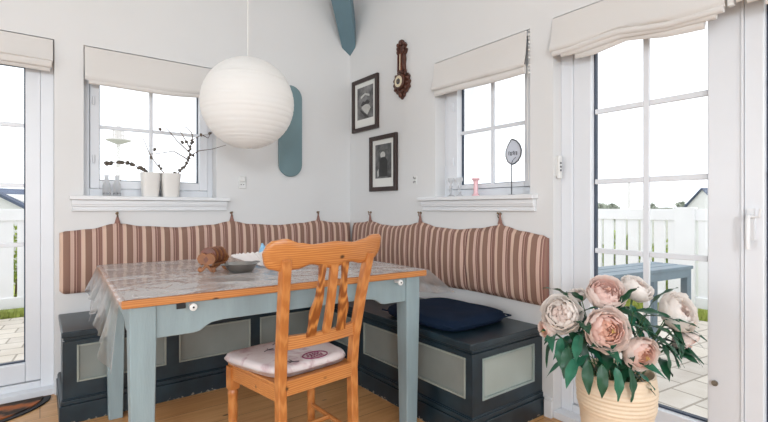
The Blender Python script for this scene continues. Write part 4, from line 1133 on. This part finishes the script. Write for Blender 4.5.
for k, (sx, ty, hz, dd) in enumerate(LV):
    sx = sx - .52*ty
    p = Vector((VX, VY, 0)) + rgt*sx - fwd*ty; p.z = hz
    own = min(peos, key=lambda q: (q.location + Vector((0, 0, 0)) - base_v - rgt*sx*.25 + fwd*ty*.25).length)
    dv = (rgt*dd[0] - fwd*dd[1] + up*dd[2]).normalized()
    lo_ = obj('leaf', leaf_mesh(.112, .037, .28, .22, k), M['leaf' if k % 3 else 'leaf2'], own, True, 180)
    orient(lo_, p-own.location, dv, rl.uniform(-.3, .3), 'Y')
    b = BM(); q0 = Vector((0, 0, 0)); q1 = p-own.location
    tube(b, [q0, q1*.5+Vector((0, 0, .025)), q1], .0018, 6); obj('leaf_stalk', b, M['stem'], own, True)

# ------------------------------------------------------------------ doormat
dm = thing('doormat', 'half-round brown and black doormat inside the left terrace door', 'doormat', (-.55, 3.15, 0))
def half(a, bb, n=40): return [(a*math.cos(-PI*i/n), bb*math.sin(-PI*i/n)) for i in range(n+1)]
b = BM(); prism(b, half(.60, .345), 'z', .0005, .008); obj('rubber_base', b, M['rubber'], dm, bevel=.003)
b = BM(); prism(b, [(x, y-.012) for x, y in half(.565, .30)], 'z', .0075, .014); obj('coir_face', b, M['coir'], dm)

# ------------------------------------------------------------------ outside
GZ = -.11
bm = BM(); box(bm, X0+.19, 5.45, -6, 6.2, GZ-.1, GZ); box(bm, -6, X0+.19, Y0+.19, 6.2, GZ-.1, GZ)
struct(obj('ground_terrace', bm, M['paving']), 'pale stone paved terrace outside the doors', 'paving')
bm = BM(); box(bm, -400, 400, -400, 400, GZ-.35, GZ-.12)
struct(obj('ground_field', bm, M['field']), 'flat open ground beyond the garden fence', 'ground')
bm = BM(); box(bm, 5.45, 9, -6, 9, GZ-.12, GZ-.01); box(bm, -6, 5.45, 6.2, 9, GZ-.12, GZ-.01)
struct(obj('ground_lawn', bm, M['grassm']), 'lawn strip at the foot of the white fence', 'lawn')
rg = random.Random(4); b = BM()
def blade(x, y):
    h_ = rg.uniform(.03, .09); a = rg.uniform(0, PI); w = .006; dx, dy = w*math.cos(a), w*math.sin(a); lx, ly = rg.uniform(-.02, .02), rg.uniform(-.02, .02)
    v = [b.verts.new((x-dx, y-dy, GZ-.01)), b.verts.new((x+dx, y+dy, GZ-.01)), b.verts.new((x+lx, y+ly, GZ+h_))]; b.faces.new(v)
for _ in range(5000): blade(rg.uniform(5.46, 5.78), rg.uniform(-1, 3.2))
for _ in range(3500): blade(rg.uniform(-1.6, .6), rg.uniform(6.2, 6.42))
tag(obj('grass', b, M['grassm']), 'short yellow-green grass along the foot of the fence', 'grass', kind='stuff')
def fence(x, y, rot, L_, label, posts):
    """local x along the fence; pickets on the +y side"""
    t = thing('garden_fence', label, 'fence', (x, y, GZ), rot)
    zt = 1.045-GZ
    b = BM(); box(b, 0, L_, -.03, .03, zt-.13, zt); obj('top_rail', b, M['fence'], t, bevel=.004)
    b = BM(); box(b, 0, L_, -.03, .03, .06, .18); obj('bottom_rail', b, M['fence'], t, bevel=.004)
    n = int(L_/.15)
    for i in range(n):
        if any(abs(i*.15+.06-p) < .10 for p in posts): continue
        b = BM(); box(b, i*.15, i*.15+.118, -.014, .014, .18, zt-.13); obj('picket', b, M['fence'], t)
    for p in posts:
        b = BM(); box(b, p-.10, p+.10, -.05, .05, 0, zt+.02); obj('post', b, M['fence'], t, bevel=.004)
fence(5.80, 4.60, -PI/2, 5.4, 'white picket fence seen through the right terrace door', (2.58, 4.4))
fence(-2.6, 6.45, 0, 4.2, 'white picket fence seen through the left terrace door', (2.60,))
# shrubs behind the fences
def shrub(x, y, rx, ry, rz, label, m, group, seed, nb=900, ls=.05, grow=0):
    r = random.Random(seed); t = thing('shrub', label, 'shrub', (x, y, GZ-.01), 0, group)
    b = BM()
    for _ in range(nb):
        a, c, q = r.uniform(0, 2*PI), r.uniform(-.95, 1), r.random()**.33
        s = math.sqrt(1-c*c); p = Vector((rx*q*s*math.cos(a), ry*q*s*math.sin(a), rz*(1+q*c)))
        p.z = max(p.z, .02)
        d = Vector((r.uniform(-1, 1), r.uniform(-1, 1), r.uniform(-1, 1)))*ls; e = Vector((r.uniform(-1, 1), r.uniform(-1, 1), r.uniform(-1, 1)))*ls
        b.faces.new([b.verts.new(p), b.verts.new(p+d), b.verts.new(p+d+e*.6), b.verts.new(p+e)])
    obj('foliage', b, m, t)
    b = BM()
    for k in range(5):
        a = k*1.26; tube(b, [(.03*math.cos(a), .03*math.sin(a), .0), (rx*.4*math.cos(a), ry*.4*math.sin(a), rz*1.2)], .012, 6)
    obj('stems', b, M['twig'], t)
for i, (y, h_) in enumerate(((3.5, .40), (3.0, .44), (2.5, .38), (2.0, .42))):
    shrub(6.35, y, .26, .22, h_, ['yellow-green shrub behind the fence, farthest left of its row', 'yellow-green shrub behind the fence, second in its row from the left', 'yellow-green shrub behind the fence, third in its row from the left', 'yellow-green shrub behind the fence, farthest right of its row'][i], M['hedge'], 'shrubs behind the right fence', i)
shrub(-.25, 6.95, .45, .25, .56, 'green shrub just showing above the left fence', M['hedge'], None, 9)
# far bushes along the skyline
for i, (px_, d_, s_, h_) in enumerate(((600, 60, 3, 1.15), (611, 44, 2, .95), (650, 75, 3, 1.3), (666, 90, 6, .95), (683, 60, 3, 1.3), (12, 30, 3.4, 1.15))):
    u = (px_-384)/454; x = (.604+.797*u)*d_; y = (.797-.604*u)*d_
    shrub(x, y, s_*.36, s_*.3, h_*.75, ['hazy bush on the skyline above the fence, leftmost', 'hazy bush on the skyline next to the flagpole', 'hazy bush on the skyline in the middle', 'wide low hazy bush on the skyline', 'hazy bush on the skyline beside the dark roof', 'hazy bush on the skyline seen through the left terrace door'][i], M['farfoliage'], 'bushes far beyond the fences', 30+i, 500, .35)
# flagpole
u = (629-384)/454; d_ = 26
t = thing('flagpole', 'thin pale flagpole standing beyond the fence', 'flagpole', ((.604+.797*u)*d_, (.797-.604*u)*d_, GZ-.12))
b = BM(); tube(b, [(0, 0, 0), (0, 0, 2.75)], [.07, .05], 10); obj('pole', b, M['tower'], t, True)
b = BM(); ball(b, (0, 0, 2.8), .09); obj('finial', b, M['signdark'], t, True)
# houses
def house(px_, d_, w, l, eave, ridge, rot, label):
    u = (px_-384)/454
    t = thing('house', label, 'house', ((.604+.797*u)*d_, (.797-.604*u)*d_, GZ-.12), rot)
    b = BM(); box(b, -l/2, l/2, -w/2, w/2, 0, eave); prism(b, [(-w/2, eave), (w/2, eave), (0, ridge-.05)], 'x', -l/2, l/2); obj('walls', b, M['house'], t)
    b = BM()
    for s in (-1, 1):
        prism(b, [(0, ridge), (s*(w/2+.4), eave-.25), (s*(w/2+.4), eave-.4), (0, ridge-.15)], 'x', -l/2-.3, l/2+.3)
    obj('roof', b, M['roof'], t)
    for k in (-.3, 0, .3):
        b = BM(); box(b, l*k-.5, l*k+.5, -w/2-.03, -w/2, .9, 2.0); obj('window', b, M['roof'], t)
    b = BM(); box(b, l*.2-.25, l*.2+.25, -.25, .25, ridge-.6, ridge+.5); obj('chimney', b, M['house'], t)
house(724, 54, 5.5, 5.0, 1.7, 3.75, -.62, 'far house with slate-blue roof above the fence on the right')
house(24, 24, 4.0, 3.2, 1.55, 2.30, .75, 'far house with dark gable roof seen through the left terrace door')
# tower in the left window
u = (118.5-384)/454; d_ = 60
t = thing('signal_tower', 'pale distant tower with a wide platform seen through the left window', 'tower', ((.604+.797*u)*d_, (.797-.604*u)*d_, GZ-.12))
b = BM(); lathe(b, [(.42, 0), (.30, 6), (.25, 9.9)], 20); obj('shaft', b, M['tower'], t, True, 40)
b = BM(); lathe(b, [(.4, 9.8), (1.5, 10.25), (1.5, 10.4), (.4, 10.45)], 24); pf = obj('platform', b, M['tower'], t, True, 40)
b = BM()
for k in range(12):
    a = 2*PI*k/12; tube(b, [(.65*math.cos(a), .65*math.sin(a), 10.4), (.65*math.cos(a), .65*math.sin(a), 11.6)], .04, 6)
for z in (11.0, 11.6): tube(b, [(.65*math.cos(2*PI*k/12), .65*math.sin(2*PI*k/12), z) for k in range(13)], .05, 6)
obj('railing', b, M['signdark2'] if 'signdark2' in M else M['tower'], pf)
b = BM(); lathe(b, [(.35, 10.4), (.35, 11.8), (.1, 12.4)], 16); obj('lamp_house', b, M['tower'], t, True, 40)
# outdoor bench
ob = thing('garden_bench', 'long blue-grey wooden bench on the paving outside the right door', 'bench', (4.055, 1.36, GZ), PI-.125)
L_, Wd = 1.95, .33
b = BM()
for k in range(3): box(b, 0, L_, -Wd+.113*k+.002, -Wd+.113*k+.102, .69, .715)
obj('seat_board', b, M['outbench'], ob, bevel=.003)
b = BM(); box(b, .02, L_-.02, -.03, -.008, .63, .69); box(b, .02, L_-.02, -Wd+.01, -Wd+.032, .63, .69); obj('seat_rail', b, M['outbench'], ob)
for lx in (.01, L_-.07):
    for ly in (-.062, -Wd+.012):
        b = BM(); box(b, lx, lx+.06, ly, ly+.05, 0, .69); obj('leg', b, M['outbench'], ob, bevel=.003)

# ------------------------------------------------------------------ light
w = bpy.data.worlds.new('sky'); bpy.context.scene.world = w; w.use_nodes = True
nt = w.node_tree; bg = nt.nodes['Background']
tcn = nt.nodes.new('ShaderNodeTexCoord'); nz = nt.nodes.new('ShaderNodeTexNoise'); nz.inputs['Scale'].default_value = 2.2; nz.inputs['Detail'].default_value = 4
nt.links.new(tcn.outputs['Generated'], nz.inputs['Vector'])
cr = nt.nodes.new('ShaderNodeValToRGB'); cr.color_ramp.elements[0].color = (.93, .96, 1, 1); cr.color_ramp.elements[1].color = (1, 1, 1, 1)
nt.links.new(nz.outputs[0], cr.inputs[0]); nt.links.new(cr.outputs[0], bg.inputs[0]); bg.inputs[1].default_value = 1.6
def area(name, loc, rot, sx, sy, power, col=(1, 1, 1)):
    l = bpy.data.lights.new(name, 'AREA'); l.shape = 'RECTANGLE'; l.size = sx; l.size_y = sy; l.energy = power; l.color = col
    o = bpy.data.objects.new(name, l); C.objects.link(o); o.location = loc; o.rotation_euler = rot; return o
# unseen area lights added to fill the room; the first also shadows the lantern
area('added_fill_light', (-1.45, YR-.22, 1.72), (PI/2, 0, 0), .8, .7, 88, (.88, .945, 1))
area('added_fill_light', (.95, YR-.22, 1.55), (PI/2, 0, 0), 1.5, 1.3, 30, (.88, .945, 1))
area('added_fill_light', (XR-.22, -1.0, 1.35), (PI/2, 0, -PI/2), 1.8, 1.7, 27, (.88, .945, 1))
area('added_fill_light', (XR-.22, 1.55, 1.35), (PI/2, 0, -PI/2), 1.5, 1.7, 24, (.88, .945, 1))
# daylight entering at the seen doors and windows is the sky itself

# ------------------------------------------------------------------ camera
cam = bpy.data.cameras.new('camera'); co = bpy.data.objects.new('camera', cam); C.objects.link(co)
co.location = (0, 0, H); cam.sensor_width = 36; cam.lens = 454/768*36
yaw = math.atan2(.797, .604) - PI/2
co.rotation_euler = (PI/2, 0, yaw); cam.shift_y = -(211-208.5)/768; cam.clip_start = .02; cam.clip_end = 1000
sc = bpy.context.scene; sc.camera = co
sc.view_settings.view_transform = 'Standard'; sc.view_settings.look = 'None'; sc.view_settings.gamma = 1
sc.view_settings.use_curve_mapping = False; sc.view_settings.exposure = .17
sc.cycles.transparent_max_bounces = 24
